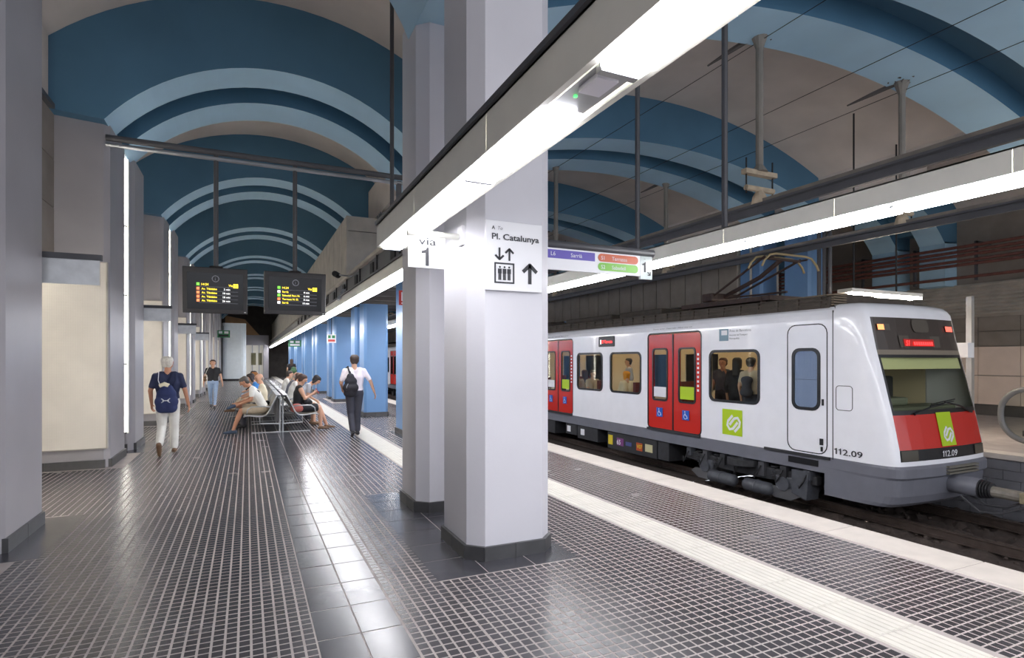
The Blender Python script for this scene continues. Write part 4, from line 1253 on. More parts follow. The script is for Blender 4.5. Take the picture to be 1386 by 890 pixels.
# wipers
for (x0, z0, x1, z1) in ((-.72, .80, .05, 1.02), (.92, .78, .1, 1.05)):
    b = MB(); b.tube([fp(x0, z0 - .02, .03), fp((x0 + x1) / 2, (z0 + z1) / 2 - .03, .05), fp(x1, z1 - .1, .045)], [.02, .014, .01], 6); b.build('wiper_arm', M_gask, train)
    b = MB(); b.tube([fp(x1 - .35, z1 - .12, .03), fp(x1 + .35, z1 - .06, .03)], .01, 5); b.build('wiper_blade', M_gask, train)
b = MB(); b.add([fp(-1.1, 1.50, -.03), fp(1.1, 1.50, -.03), fp(1.1, 1.70, -.03), fp(-1.1, 1.70, -.03)], [(0, 1, 2, 3)]); b.build('sun_blind', mat('blind_olive', (206, 206, 160), .6), train)
# cab interior
b = MB(); b.box(XN + .06, XN + .62, 7.44, 7.48, 0, 2.3); b.box(XN + 1.3, XF - .06, 7.44, 7.48, 0, 2.3); b.box(XN + .62, XN + 1.3, 7.44, 7.48, 0, .95); b.box(XN + .62, XN + 1.3, 7.44, 7.48, 1.75, 2.3); b.build('cab_bulkhead', mat('bulkhead', (168, 172, 156), .6), train)
b = MB(); b.box(XC - 1.05, XC + 1.05, 5.85, 6.35, .5, .86); b.box(XC - .7, XC + .1, 6.1, 6.5, .86, 1.0); b.build('dashboard', mat('dashboard', (110, 114, 100), .6), train, bevel=.04)
b = MB(); b.box(XC + .25, XC + .75, 6.75, 6.95, .6, 1.35); b.box(XC + .25, XC + .75, 6.45, 6.95, .45, .6); b.build('driver_seat', M_underd, train, bevel=.04)
b = MB(); b.box(XN + .62, XN + 1.3, 7.455, 7.465, .95, 1.75); b.build('bulkhead_pane', G_blue, train)
# lower front skirt, bumper lip
def lownose(z, grow, back=0.0):
    row = []
    for x in ED:
        d = abs(x) / 1.33
        y = 5.50 - grow - .10 * (1 - d * d) + .34 * d ** 22 + .2 * d ** 90
        row.append((XC + x * (1 + grow * .12), y + back, z))
    return [(XC - 1.33 - .0, 6.66, z)] + row + [(XC + 1.33, 6.66, z)]
LZ = [(-.02, .02, 0), (-.06, .05, 0), (-.2, .05, 0), (-.24, .0, 0), (-.5, .0, .02), (-.62, .0, .06), (-.68, -.0, .14)]
Gl = [lownose(*q_) for q_ in LZ]
b = MB()
for i in range(len(Gl) - 1):
    for j in range(ncol - 1):
        b.add([Gl[i][j], Gl[i][j + 1], Gl[i + 1][j + 1], Gl[i + 1][j]], [(0, 1, 2, 3)])
b.add(Gl[-1], [tuple(range(ncol))]); b.add(Gl[0], [tuple(range(ncol))])
b.build('front_skirt', M_tgrey, train)
b = MB()
for i in range(3): b.box(XC - .2, XC + .62, 5.30, 5.36, -.185 + i * .05, -.155 + i * .05)
b.build('bumper_grille', mat('grille', (112, 108, 98), .5), train)
b = MB(); b.box(XN - .012, XN + .01, 6.78, 7.38, -.22, -.11); b.build('skirt_slot', M_black, train)
b = MB(); b.prism([(6.95, -.35), (7.3, -.35), (7.3, -.78), (7.0, -.86)], 'x', XN - .02, XN + .3); b.build('step_box', M_under, train)
# coupler
b = MB(); b.tube([(XC + .05, 5.6, -.36), (XC + .05, 5.0, -.36)], .15, 16); b.build('coupler_sleeve', M_tgrey, train, smooth=True)
b = MB()
for i in range(5): b.tube([(XC + .05, 5.0 - i * .035, -.37), (XC + .05, 4.98 - i * .035, -.37)], .15 - .008 * i, 14)
b.build('coupler_bellows', M_underd, train)
b = MB(); b.tube([(XC + .05, 4.9, -.38), (XC + .05, 4.45, -.39)], .085, 12); b.build('coupler_shaft', mat('coupler_grey', (136, 130, 120), .5, var=.2, vscale=15), train)
b = MB(); b.box(XC - .08, XC + .2, 4.18, 4.46, -.47, -.31); b.prism([(XC - .12, -.35), (XC - .02, -.28), (XC + .3, -.26), (XC + .26, -.36), (XC + .05, -.5)], 'y', 4.05, 4.2); b.build('coupler_head', mat('coupler_olive', (140, 130, 104), .6, var=.3, vscale=14), train, bevel=.015)
for s_, zz in ((-.12, -.7), (.1, -.62)):
    b = MB(); b.tube([(XC + s_, 5.2, -.5), (XC + s_ + .02, 4.95, zz), (XC + s_ + .05, 4.7, zz + .02), (XC + s_ + .08, 4.4, zz + .18), (XC + s_ + .1, 4.2, -.48)], .018, 6); b.build('coupler_hose', M_dmetal, train)
bogie(train, 6.75, 10.25)
bogie(train, 19.6, 23.0, False)
# boxes under the floor
M_stk = [mat('sticker_yellow', (214, 190, 50), .5), mat('sticker_violet', (120, 60, 120), .5), mat('sticker_orange', (176, 74, 40), .5), M_wsign]
for (a, c_, z0, z1) in ((10.75, 11.15, -.78, -.33), (11.2, 13.3, -.80, -.33), (13.8, 14.9, -.72, -.33), (14.95, 15.6, -.66, -.33), (16.3, 17.4, -.75, -.33), (17.6, 19.2, -.78, -.33)):
    b = MB(); b.box(XN + .06, XF - .5, a, c_, z0, z1); b.build('equipment_box', M_underd, train, bevel=.015)
for (y, w, z, h, m_) in ((13.05, .2, -.68, .26, M_stk[0]), (12.55, .3, -.66, .2, M_stk[1]), (12.2, .25, -.62, .1, mat('sticker_blue', (70, 80, 130), .5)), (11.75, .24, -.68, .2, M_stk[2]), (11.35, .28, -.66, .19, mat('sticker_cream', (196, 190, 150), .5)), (14.5, .2, -.6, .18, M_wsign), (15.3, .2, -.58, .18, M_wsign)):
    b = MB(); b.box(XN + .05, XN + .06, y, y + w, z, z + h); b.build('box_label', m_, train)
text('box_text', '65', M_wsign, train, (XN + .047, 12.84, -.63), YS_, UZ, .13, bold=.02)
text('box_text', 'V07', mat('sticker_yellow', (214, 190, 50), .5), train, (XN + .047, 11.97, -.62), YS_, UZ, .1, bold=.02)
# roof gear and pantograph
for (a, c_, w) in ((11.6, 13.4, .8), (13.8, 16.4, .8), (17.5, 20, .8)):
    b = MB(); b.box(XC - w, XC + w, a, c_, 2.84, 2.98); b.build('roof_box', M_roof, train, bevel=.03)
b = MB()
for i in range(5): b.box(XN + .16, XN + .5, 6.6, 7.6, 2.6 + i * .045, 2.625 + i * .045)
b.build('roof_louvre', mat('louvre_tan', (120, 106, 86), .6), train)
YP = 10.35
b = MB(); b.box(XC - .75, XC + .75, 8.3, 10.9, 2.88, 2.98); b.build('pantograph_base', M_rusty, train)
for sx in (-.6, .6):
    b = MB(); b.tube([(XC + sx * .55, YP, 3.14), (XC + sx * .9, 8.6, 3.83)], .028, 6); b.build('pantograph_arm', M_rusty, train)
b = MB(); b.tube([(XC, YP + .05, 3.12), (XC, 9.2, 3.5), (XC, 8.65, 3.80)], .05, 8); b.build('pantograph_arm', M_rusty, train)
b = MB(); b.box(XC - .42, XC + .42, YP - .12, YP + .22, 3.04, 3.24); b.build('pantograph_hinge', M_rusty, train, bevel=.03)
b = MB(); b.tube([(XC, YP - .1, 3.13), (XC, 8.5, 3.10)], .022, 6); b.build('control_rod', M_rusty, train)
for yy in (8.4, 8.75):
    b = MB(); b.tube([(XC - .85, yy, 3.58), (XC - .78, yy, 3.70), (XC - .62, yy, 3.83), (XC - .45, yy, 3.86), (XC + .45, yy, 3.86), (XC + .62, yy, 3.83), (XC + .78, yy, 3.70), (XC + .85, yy, 3.58)], .024, 6); b.build('collector_bow', M_cream, train, smooth=True)
b = MB(); b.tube([(XC - .5, 8.4, 3.80), (XC - .5, 8.75, 3.80)], .02, 6); b.tube([(XC + .5, 8.4, 3.80), (XC + .5, 8.75, 3.80)], .02, 6); b.tube([(XC - .5, 8.58, 3.79), (XC + .5, 8.58, 3.79)], .03, 6); b.build('collector_frame', M_rusty, train)
b = MB()
for (x, y) in ((XC - .7, 8.5), (XC + .7, 8.5), (XC - .7, 10.6), (XC + .7, 10.6), (XC, 8.35)):
    for q in range(3): b.tube([(x, y, 2.84 + q * .05), (x, y, 2.87 + q * .05)], .06, 8)
b.build('roof_insulators', M_rusty, train)
# rear cars
for n, (ya, yb_, nm) in enumerate(((24.9, 43.4, 'middle train car seen in slits between the blue columns'), (43.9, 60.5, 'rear train car deep in the station behind the columns'))):
    t2 = thing('train_car', (XC, ya, ZB), nm, 'train', 'train cars')
    dd = [(ya + 2.0, ya + 3.8), (ya + 7.5, ya + 9.3), (ya + 13, ya + 14.8)]
    ww = [(ya + .4, ya + 1.6), (ya + 4.2, ya + 5.4), (ya + 5.8, ya + 7.1), (ya + 9.7, ya + 11), (ya + 11.4, ya + 12.6), (ya + 15.2, ya + 16.3)]
    car_shell(t2, ya, yb_, ww, dd)
    for d in dd: door(t2, d[0], d[1])
    bogie(t2, ya + 1.2, ya + 4.6, False); bogie(t2, yb_ - 4.8, yb_ - 1.4, False)
# ------------------------------------------------------------------ benches
M_mesh = mat('bench_mesh', (150, 150, 142), .5, metal=.3, var=.08, vscale=20, bump=.4, bscale=160)
M_tubem = mat('bench_tube', (176, 178, 180), .35, metal=.6)
def bench(side, y0, y1, label):
    s = side
    X = lambda d: .70 + s * d          # d = distance from the spine of the double bench
    t = thing('mesh_bench', (X(.4), (y0 + y1) / 2, 0), label, 'bench', 'back to back platform benches')
    prof = [(.78, .405), (.74, .43), (.66, .432), (.52, .41), (.40, .405), (.33, .43), (.27, .50), (.20, .66), (.13, .80), (.10, .86)]
    b = MB()
    n = len(prof)
    th = .012
    for k in range(n - 1):
        (d0, z0), (d1, z1) = prof[k], prof[k + 1]
        b.add([(X(d0), y0, z0), (X(d1), y0, z1), (X(d1), y1, z1), (X(d0), y1, z0), (X(d0), y0, z0 - th), (X(d1), y0, z1 - th), (X(d1), y1, z1 - th), (X(d0), y1, z0 - th)],
              [(0, 1, 2, 3), (4, 7, 6, 5), (0, 4, 5, 1), (3, 2, 6, 7)])
    b.build('seat_shell', M_mesh, t)
    for yy in (y0, (y0 + y1) / 2, y1):
        b = MB(); b.tube([(X(d), yy, z - .006) for d, z in prof], .017, 7); b.build('side_rail', M_tubem, t, smooth=True)
        b = MB(); b.tube([(X(.72), yy, .43), (X(.70), yy, .56), (X(.62), yy, .62), (X(.36), yy, .62), (X(.22), yy, .60)], .014, 7); b.build('armrest', M_tubem, t, smooth=True)
    for yy in (y0 + .25, y1 - .25):
        b = MB(); b.tube([(X(.03), yy, 0), (X(.03), yy, .84)], .022, 7); b.build('post', M_tubem, t)
        b = MB(); b.tube([(X(.03), yy, .2), (X(.45), yy, .22), (X(.45), yy, .40)], .018, 7); b.build('leg_arm', M_tubem, t)
        b = MB(); b.tube([(X(.0), yy, .014), (X(.62), yy, .014)], .013, 7); b.build('foot_bar', M_tubem, t)
    b = MB(); b.tube([(X(.06), y0 + .1, .80), (X(.06), y1 - .1, .80)], .02, 7); b.build('spine_bar', M_tubem, t)
    b = MB(); b.box(min(X(.02), X(.12)), max(X(.02), X(.12)), y0, y1, .855, .872); b.build('top_ledge', M_steel, t)
    return t
BY = [(13.75, 16.15), (16.35, 18.75), (18.95, 21.35), (21.55, 23.95)]
for i, (a, c_) in enumerate(BY):
    bench(-1, a, c_, 'grey mesh bench facing the left wall, %s of its row' % ['nearest', 'second', 'third', 'farthest'][i])
    bench(1, a, c_, 'grey mesh bench facing the tracks, %s of its row' % ['nearest', 'second', 'third', 'farthest'][i])

# ------------------------------------------------------------------ people
M_skin = mat('skin', (206, 160, 134), .55)
M_skin2 = mat('skin_tan', (184, 132, 104), .55)
M_eye = mat('eye_dark', (34, 26, 24), .3)
M_lip = mat('lips', (166, 92, 84), .5)
def V3(*a): return Vector(a)
def voxel_mesh(caps, voxel, smooth=3):
    b = MB()
    for (p, ra, q, rb, tg) in caps:
        if (Vector(q) - Vector(p)).length > 1e-4:
            b.tube([p, q], [ra, rb], 12)
        b.ball(p, ra, 12, 8); b.ball(q, rb, 12, 8)
    me = bpy.data.meshes.new('tmp'); me.from_pydata([tuple(v) for v in b.v], [], b.f); me.update()
    o = bpy.data.objects.new('tmp', me); COL.objects.link(o)
    r = o.modifiers.new('r', 'REMESH'); r.mode = 'VOXEL'; r.voxel_size = voxel
    s = o.modifiers.new('s', 'SMOOTH'); s.factor = .5; s.iterations = smooth
    dg = bpy.context.evaluated_depsgraph_get()
    out = bpy.data.meshes.new_from_object(o.evaluated_get(dg))
    bpy.data.objects.remove(o); bpy.data.meshes.remove(me)
    return out
def paint(me, caps, mats):
    tags = list(mats.keys())
    for k in tags: me.materials.append(mats[k])
    n = len(me.polygons)
    C = np.empty(n * 3); me.polygons.foreach_get('center', C); C = C.reshape(-1, 3)
    best = np.full(n, 1e9); idx = np.zeros(n, dtype=np.int32)
    for (p, ra, q, rb, tg) in caps:
        p_, q_ = np.array(p), np.array(q); d = q_ - p_; L = max(1e-9, float(d @ d))
        t_ = np.clip(((C - p_) @ d) / L, 0, 1)
        dist = np.linalg.norm(C - p_ - t_[:, None] * d, axis=1) - (ra + (rb - ra) * t_)
        m_ = dist < best
        best[m_] = dist[m_]; idx[m_] = tags.index(tg)
    me.polygons.foreach_set('material_index', idx)
    me.polygons.foreach_set('use_smooth', [True] * n)
    me.update()
def fingers(caps, wrist, d, nrm, curl, tg='skin', s=1.0):
    d = d.normalized(); side = d.cross(nrm).normalized(); nrm = side.cross(d).normalized()
    for k in (-1, 0, 1):
        caps.append((wrist + side * k * .018 * s, .017 * s, wrist + d * .075 * s + side * k * .024 * s, .015 * s, tg))
    for k, L in ((-1.5, .062), (-.5, .075), (.5, .08), (1.5, .072)):
        r0 = wrist + d * .08 * s + side * k * .0185 * s
        dd = d.copy()
        for seg in range(3):
            dd = (dd * math.cos(curl) - nrm * math.sin(curl)).normalized()
            r1 = r0 + dd * L * s * (.45, .32, .23)[seg]
            caps.append((r0, .0092 * s, r1, .0085 * s, tg)); r0 = r1
    r0 = wrist + d * .025 * s + side * .028 * s
    dd = (d * .7 + side * .7 - nrm * .2).normalized()
    for seg in range(2):
        r1 = r0 + dd * (.042, .034)[seg] * s
        caps.append((r0, .0115 * s, r1, .010 * s, tg)); r0 = r1
        dd = (dd + d * .5 - nrm * .2).normalized()
STAND = dict(pel=(0, 0, .93), chest=(0, .0, 1.24), neck=(0, -.01, 1.45), head=(0, .02, 1.60), look=(0, 1, 0),
             shL=(-.18, -.01, 1.375), shR=(.18, -.01, 1.375), elL=(-.24, -.04, 1.12), elR=(.24, -.04, 1.12), wrL=(-.25, .06, .88), wrR=(.25, .06, .88),
             hiL=(-.09, 0, .90), hiR=(.09, 0, .90), knL=(-.10, .03, .49), knR=(.10, .03, .49), anL=(-.10, 0, .09), anR=(.10, 0, .09), ftL=(0, 1, 0), ftR=(0, 1, 0))
def person(label, loc, yaw, J=None, mats=None, sleeve=.55, legs='long', fat=1.0, hair='short', hair_c=(60, 44, 36), voxel=.014, scale=1.0, skin=None, curl=.35, hands=True, neckline=True, group=None, skirt=False, shoe_r=.043):
    j = {k: Vector(v) for k, v in {**STAND, **(J or {})}.items()}
    skin = skin or M_skin
    mm = {'skin': skin, 'top': mats[0], 'bottom': mats[1], 'shoe': mats[2]}
    caps = []
    add = lambda p, ra, q, rb, tg: caps.append((p, ra, q, rb, tg))
    f = fat
    up = (j['neck'] - j['pel']).normalized()
    ch, pel = j['chest'], j['pel']
    rt = (j['shR'] - j['shL']).normalized()
    hr = (j['hiR'] - j['hiL']).normalized()
    wa = pel.lerp(ch, .45)
    # trunk
    add(pel - hr * .075, .108 * f, pel + hr * .075, .108 * f, 'bottom')
    for s_ in (-1, 1):
        add(wa + rt * .065 * s_, .100 * f, ch + rt * .085 * s_, .115 * f, 'top')
        add(pel + up * .06 + hr * .07 * s_, .106 * f, wa + rt * .065 * s_, .101 * f, 'top')
        add(ch + rt * .085 * s_, .115 * f, ch + (j['neck'] - ch) * .62 + rt * .10 * s_, .085, 'top')
    add(j['shL'], .058, j['shR'], .058, 'top')
    for S in 'LR': add(j['neck'] - up * .045, .052, j['sh' + S] - up * .012, .054, 'top')
    add(j['neck'] - up * .07 + rt * .05, .055, j['neck'] - up * .07 - rt * .05, .055, 'top')
    # neck and head
    lk = j['look'].normalized()
    hd = j['head']
    hu = (hd - j['neck']).normalized()
    hu = (hu * .4 + V3(0, 0, 1) * .6); hu = (hu - lk * hu.dot(lk)).normalized()
    hrt = lk.cross(hu).normalized()
    add(j['neck'] - up * .03, .056, hd - hu * .05 - lk * .015, .052, 'skin')
    for s_ in (-1, 1):
        add(hd + hrt * .012 * s_ - lk * .03 + hu * .03, .078, hd + hrt * .010 * s_ + lk * .025 + hu * .02, .072, 'skin')
        add(hd + hrt * .022 * s_ + lk * .02 - hu * .04, .052, hd + hrt * .008 * s_ + lk * .045 - hu * .085, .032, 'skin')
        add(hd + hrt * .082 * s_ - lk * .005 + hu * .012, .010, hd + hrt * .080 * s_ - lk * .0 - hu * .03, .008, 'skin')
    add(hd + lk * .093 + hu * .012, .009, hd + lk * .108 - hu * .022, .013, 'skin')
    # arms
    for S in 'LR':
        sh, el, wr = j['sh' + S], j['el' + S], j['wr' + S]
        m_ = sh.lerp(el, sleeve) if sleeve <= 1 else el
        add(sh, .058, sh.lerp(el, .5), .050, 'top' if sleeve > 0 else 'skin')
        if sleeve > 0:
            add(sh, .055, m_, .052, 'top')
        add(sh.lerp(el, .3), .044, el, .039, 'skin')
        add(el, .039, wr, .026, 'skin')
        if sleeve > 1:
            w2 = el.lerp(wr, sleeve - 1)
            add(el, .048, w2, .038, 'top')
        d = (wr - el).normalized()
        inward = (pel - wr); inward.z = 0
        nrm = inward.normalized() if inward.length > .01 else V3(0, -1, 0)
        if j.get('palm' + S): nrm = -j['palm' + S]
        if hands: fingers(caps, wr, d, -nrm, curl)
        else: add(wr, .03, wr + d * .12, .028, 'skin')
    # legs
    for S in 'LR':
        hi, kn, an = j['hi' + S], j['kn' + S], j['an' + S]
        ft = j['ft' + S].normalized()
        if legs == 'long':
            add(hi, .098 * f, kn, .074, 'bottom'); add(kn, .074, an + (kn - an) * .1, .062, 'bottom'); add(an + (kn - an) * .12, .05, an, .038, 'skin')
        elif legs == 'slim':
            add(hi, .095 * f, kn, .062, 'bottom'); add(kn, .062, an + (kn - an) * .15, .045, 'bottom'); add(an + (kn - an) * .2, .036, an, .034, 'skin')
        else:
            c_ = hi.lerp(kn, .82)
            add(hi, .100 * f, c_, .082, 'bottom'); add(c_, .064, kn, .055, 'skin'); add(kn, .055, kn.lerp(an, .35), .056, 'skin'); add(kn.lerp(an, .35), .056, an, .036, 'skin')
        fu = V3(0, 0, 1) if abs(ft.z) < .7 else V3(0, 1, 0)
        sd = ft.cross(fu).normalized(); fu = sd.cross(ft)
        add(an - ft * .045 - fu * .038, shoe_r * .95, an + ft * .13 - fu * .047, shoe_r * .82, 'shoe')
        add(an - fu * .02, .042, an + ft * .08 - fu * .042, shoe_r * .9, 'shoe')
        add(an + ft * .12 - fu * .05, shoe_r * .8, an + ft * .175 - fu * .052, shoe_r * .66, 'shoe')
    me = voxel_mesh(caps, voxel, 4); paint(me, caps, mm)
    root = thing('person', loc, label, 'person', group)
    root.rotation_euler = (0, 0, yaw); root.scale = (scale,) * 3
    def child(name, mesh, m=None):
        o = bpy.data.objects.new(name, mesh); COL.objects.link(o); o.parent = root
        return o
    body = child('body', me)
    # eyes, mouth
    for s_ in (-1, 1):
        b = MB(); b.ball(hd + hrt * .03 * s_ + lk * .088 + hu * .012, (.011, .011, .008), 8, 6)
        e = child('eye', b.build('x', M_eye, None, origin=(0, 0, 0)).data); bpy.data.objects.remove(bpy.data.objects['x'])
    b = MB(); b.tube([hd - hrt * .022 + lk * .082 - hu * .056, hd + lk * .09 - hu * .058, hd + hrt * .022 + lk * .082 - hu * .056], .006, 6)
    e = child('mouth', b.build('x', M_lip, None, origin=(0, 0, 0)).data); bpy.data.objects.remove(bpy.data.objects['x'])
    # hair
    hc = []
    ad = lambda p, ra, q, rb: hc.append((p, ra, q, rb, 'h'))
    if hair != 'bald':
        for s_ in (-1, 1):
            ad(hd + hrt * .018 * s_ - lk * .045 + hu * .040, .080, hd + hrt * .014 * s_ + lk * .015 + hu * .052, .068)
            ad(hd + hrt * .035 * s_ - lk * .05 - hu * .01, .058, hd + hrt * .03 * s_ - lk * .055 - hu * .045, .042)
            ad(hd + hrt * .062 * s_ - lk * .01 + hu * .02, .026, hd + hrt * .066 * s_ + lk * .012 + hu * .03, .02)
        if hair in ('long', 'tail', 'bob'):
            for s_ in (-1, 1):
                ad(hd + hrt * .055 * s_ - lk * .01 + hu * .05, .045, hd + hrt * .07 * s_ - lk * .03 - hu * (.10 if hair != 'tail' else .03), .032)
        if hair == 'long':
            for s_ in (-1, 0, 1):
                ad(hd + hrt * .04 * s_ - lk * .07, .05, hd + hrt * .05 * s_ - lk * .095 - hu * .26, .032)
        if hair == 'tail':
            ad(hd - lk * .10 + hu * .05, .035, hd - lk * .15 + hu * .02, .04); ad(hd - lk * .15 + hu * .02, .04, hd - lk * .14 - hu * .09, .02)
    else:
        for s_ in (-1, 1):
            ad(hd + hrt * .045 * s_ - lk * .05 - hu * .01, .042, hd + hrt * .06 * s_ - lk * .01 - hu * .0, .024)
            ad(hd + hrt * .03 * s_ - lk * .06 - hu * .02, .05, hd + hrt * .02 * s_ - lk * .055 - hu * .05, .042)
    hm = voxel_mesh(hc, max(.010, voxel * .8), 2)
    hm.materials.append(mat('hair_%d_%d_%d' % hair_c, hair_c, .6, var=.2, vscale=40)); hm.polygons.foreach_set('use_smooth', [True] * len(hm.polygons))
    child('hair', hm)
    if skirt:
        pass
    return root
def cloth(n, c, r=.8): return mat(n, c, r, var=.08, vscale=9, bump=.25, bscale=22)
C_navy = cloth('navy_jersey', (34, 42, 74)); C_white = cloth('white_cotton', (226, 224, 218)); C_black = cloth('black_jersey', (30, 30, 36)); C_jean = cloth('pale_denim', (150, 172, 204))
C_shirt = cloth('pale_pink_shirt', (234, 224, 230)); C_char = cloth('charcoal_wool', (66, 66, 76)); C_tan = mat('brown_leather', (110, 84, 62), .6); C_cream = cloth('cream_shirt', (232, 222, 196))
C_khaki = cloth('khaki_shorts', (176, 160, 138)); C_grey = cloth('grey_jersey', (168, 170, 178)); C_blue = cloth('bright_blue', (70, 140, 214)); C_sand = cloth('sand_trousers', (196, 180, 158)); C_shoe = mat('dark_shoe', (40, 40, 44), .5); C_green = cloth('bag_green', (64, 96, 66)); C_sneak = mat('sneaker_blue', (60, 76, 96), .6)
def bag(name, label, caps, mats, root_loc, yaw, extra=None, voxel=.012, cat='backpack', scale=1.0):
    t = thing(name, root_loc, label, cat); t.rotation_euler = (0, 0, yaw); t.scale = (scale,) * 3
    me = voxel_mesh([(Vector(a), r1, Vector(b_), r2, 'b') for a, r1, b_, r2 in caps], voxel, 14)
    me.materials.append(mats); me.polygons.foreach_set('use_smooth', [True] * len(me.polygons))
    o = bpy.data.objects.new('bag_body', me); COL.objects.link(o); o.parent = t
    for (nm, pts, r, m_) in (extra or []):
        b = MB(); b.tube(pts, r, 6); q = b.build('x_', m_, None, origin=(0, 0, 0)); q.name = nm; q.parent = t
    return t
# 1 grey-haired man with the drawstring bag
L1 = (-1.27, 11.62, 0)
person('grey-haired man in navy shirt and white trousers walking away with a bag', L1, 0, dict(
    knL=(-.09, .00, .48), anL=(-.10, -.26, .19), ftL=(0, .5, -.85), knR=(.09, .10, .49), anR=(.09, .10, .09),
    shL=(-.185, -.01, 1.37), shR=(.185, -.01, 1.37), elL=(-.255, -.05, 1.12), wrL=(-.25, .05, .88), elR=(.265, -.03, 1.12), wrR=(.31, .06, .86), look=(.25, 1, 0)),
    (C_navy, C_white, C_tan), sleeve=.72, fat=1.06, hair='short', hair_c=(222, 217, 207), voxel=.010, skin=M_skin2)
b0 = bag('drawstring_bag', 'navy drawstring backpack on the grey-haired man', [((-.07, -.17, .83), .10, (.07, -.17, .83), .10), ((-.07, -.18, .93), .115, (.07, -.18, .93), .115), ((-.05, -.17, 1.06), .105, (.05, -.17, 1.06), .105), ((-.03, -.15, 1.16), .07, (.03, -.15, 1.16), .07), ((-.05, -.175, .86), .11, (-.03, -.16, 1.12), .09), ((.05, -.175, .86), .11, (.03, -.16, 1.12), .09)],
    cloth('bag_navy', (36, 48, 92)), L1, 0, [('cord', [(-.07, -.13, 1.12), (-.13, -.13, 1.30), (-.13, -.05, 1.45)], .006, M_wsign), ('cord', [(.07, -.13, 1.12), (.13, -.13, 1.30), (.12, -.05, 1.45)], .006, C_navy), ('cream_cloth', [(-.10, -.17, 1.20), (-.03, -.18, 1.23), (.03, -.18, 1.20)], .042, C_cream)])
b = MB()
for sx in (-1, 1):
    b.tube([(sx * .065, -.296, .99), (sx * .03, -.30, .965), (sx * .03, -.30, .945), (sx * .065, -.296, .92)], .006, 5)
b.tube([(-.05, -.30, .955), (.05, -.30, .955)], .007, 5)
q = b.build('x_', M_wsign, None, origin=(0, 0, 0)); q.name = 'emblem'; q.parent = b0
# 2 woman in jeans walking towards the camera
L2 = (-1.07, 21.9, 0)
person('woman in black top and pale jeans walking towards the camera', L2, math.pi, dict(knL=(-.08, .10, .49), anL=(-.06, .14, .09), knR=(.08, -.02, .48), anR=(.06, -.16, .12), elL=(-.25, -.02, 1.12), wrL=(-.30, .08, .90), elR=(.26, -.05, 1.12), wrR=(.28, .0, .90)),
    (C_black, C_jean, C_shoe), sleeve=.5, legs='slim', hair='tail', hair_c=(70, 50, 40), voxel=.013, fat=.97, scale=.97)
bag('shoulder_bag', 'brown shoulder bag hanging beside the woman in jeans', [((.24, .05, 1.0), .05, (.24, -.06, 1.0), .05), ((.24, .05, 1.1), .045, (.24, -.06, 1.1), .045)], mat('bag_brown', (104, 76, 50), .6), L2, math.pi, [('strap', [(.25, .05, 1.12), (.20, .06, 1.3), (.13, .04, 1.45), (.16, -.06, 1.42), (.24, -.06, 1.12)], .008, C_white)], cat='bag', scale=.97)
# 3 man in the pale shirt
L3 = (2.10, 12.62, 0)
person('man in pale pink shirt and charcoal trousers walking away on the tactile strip', L3, 0, dict(knL=(-.07, .02, .48), anL=(-.06, -.16, .12), ftL=(0, .8, -.45), knR=(.08, .10, .49), anR=(.09, .14, .09), elR=(.33, -.03, 1.15), wrR=(.42, .02, .92), elL=(-.27, .02, 1.13), wrL=(-.22, .18, 1.0), shL=(-.195, 0, 1.375), shR=(.195, 0, 1.375)),
    (C_shirt, C_char, C_shoe), sleeve=.75, fat=1.05, hair='short', hair_c=(60, 46, 38), voxel=.010, scale=1.03)
bag('backpack', 'black backpack over the left shoulder of the pale-shirted man', [((-.17, -.17, .92), .08, (-.05, -.17, .92), .08), ((-.17, -.19, 1.03), .10, (-.04, -.19, 1.03), .10), ((-.14, -.18, 1.16), .09, (-.06, -.18, 1.16), .09), ((-.12, -.16, 1.27), .06, (-.09, -.16, 1.27), .06), ((-.11, -.175, .93), .1, (-.105, -.165, 1.24), .085)], cloth('bag_black', (36, 34, 42)), L3, 0,
    [('strap', [(-.11, -.15, 1.30), (-.14, -.06, 1.47), (-.16, .07, 1.43), (-.17, .13, 1.2)], .017, C_black), ('grab_loop', [(-.13, -.16, 1.31), (-.11, -.17, 1.37), (-.09, -.16, 1.31)], .01, C_black), ('zip', [(-.20, -.26, .98), (-.20, -.285, 1.06), (-.17, -.28, 1.12)], .006, M_steel)], scale=1.03)
# 4 woman far off with green bag
L4 = (2.36, 36, 0)
person('woman in dark top walking far off with a green backpack', L4, 0, dict(knL=(-.08, .08, .49)), (C_black, C_sand, C_shoe), sleeve=.5, hair='long', hair_c=(70, 52, 40), voxel=.018, hands=False)
bag('backpack', 'green rounded backpack on the far-off woman', [((.04, -.2, 1.0), .14, (.16, -.2, 1.0), .14), ((.06, -.18, 1.15), .10, (.14, -.18, 1.15), .10)], C_green, L4, 0, voxel=.018)
# seated people: local frame, y forward, seat height .44
def seated(label, x, y, side, mats, lean=0.0, J=None, **kw):
    yaw = math.pi / 2 if side < 0 else -math.pi / 2
    ty = lambda z: (z - .55) * lean
    base = dict(pel=(0, -.02, .55), chest=(0, -.02 + ty(.86), .86), neck=(0, -.02 + ty(1.06), 1.06 - abs(lean) * .05), head=(0, .03 + ty(1.22), 1.21 - abs(lean) * .1), look=(0, 1, -.35 * (1 if lean > .2 else .3)),
                shL=(-.18, -.02 + ty(1.02), 1.01), shR=(.18, -.02 + ty(1.02), 1.01), elL=(-.21, .12 + ty(.8), .76), elR=(.21, .12 + ty(.8), .76), wrL=(-.06, .38, .68), wrR=(.06, .38, .68),
                hiL=(-.09, .03, .53), hiR=(.09, .03, .53), knL=(-.10, .46, .52), knR=(.10, .46, .52), anL=(-.11, .44, .09), anR=(.11, .46, .09))
    base.update(J or {})
    return person(label, (x, y, 0), yaw, base, mats, group='people seated on the benches', **kw)
LS, RS = .33, 1.07
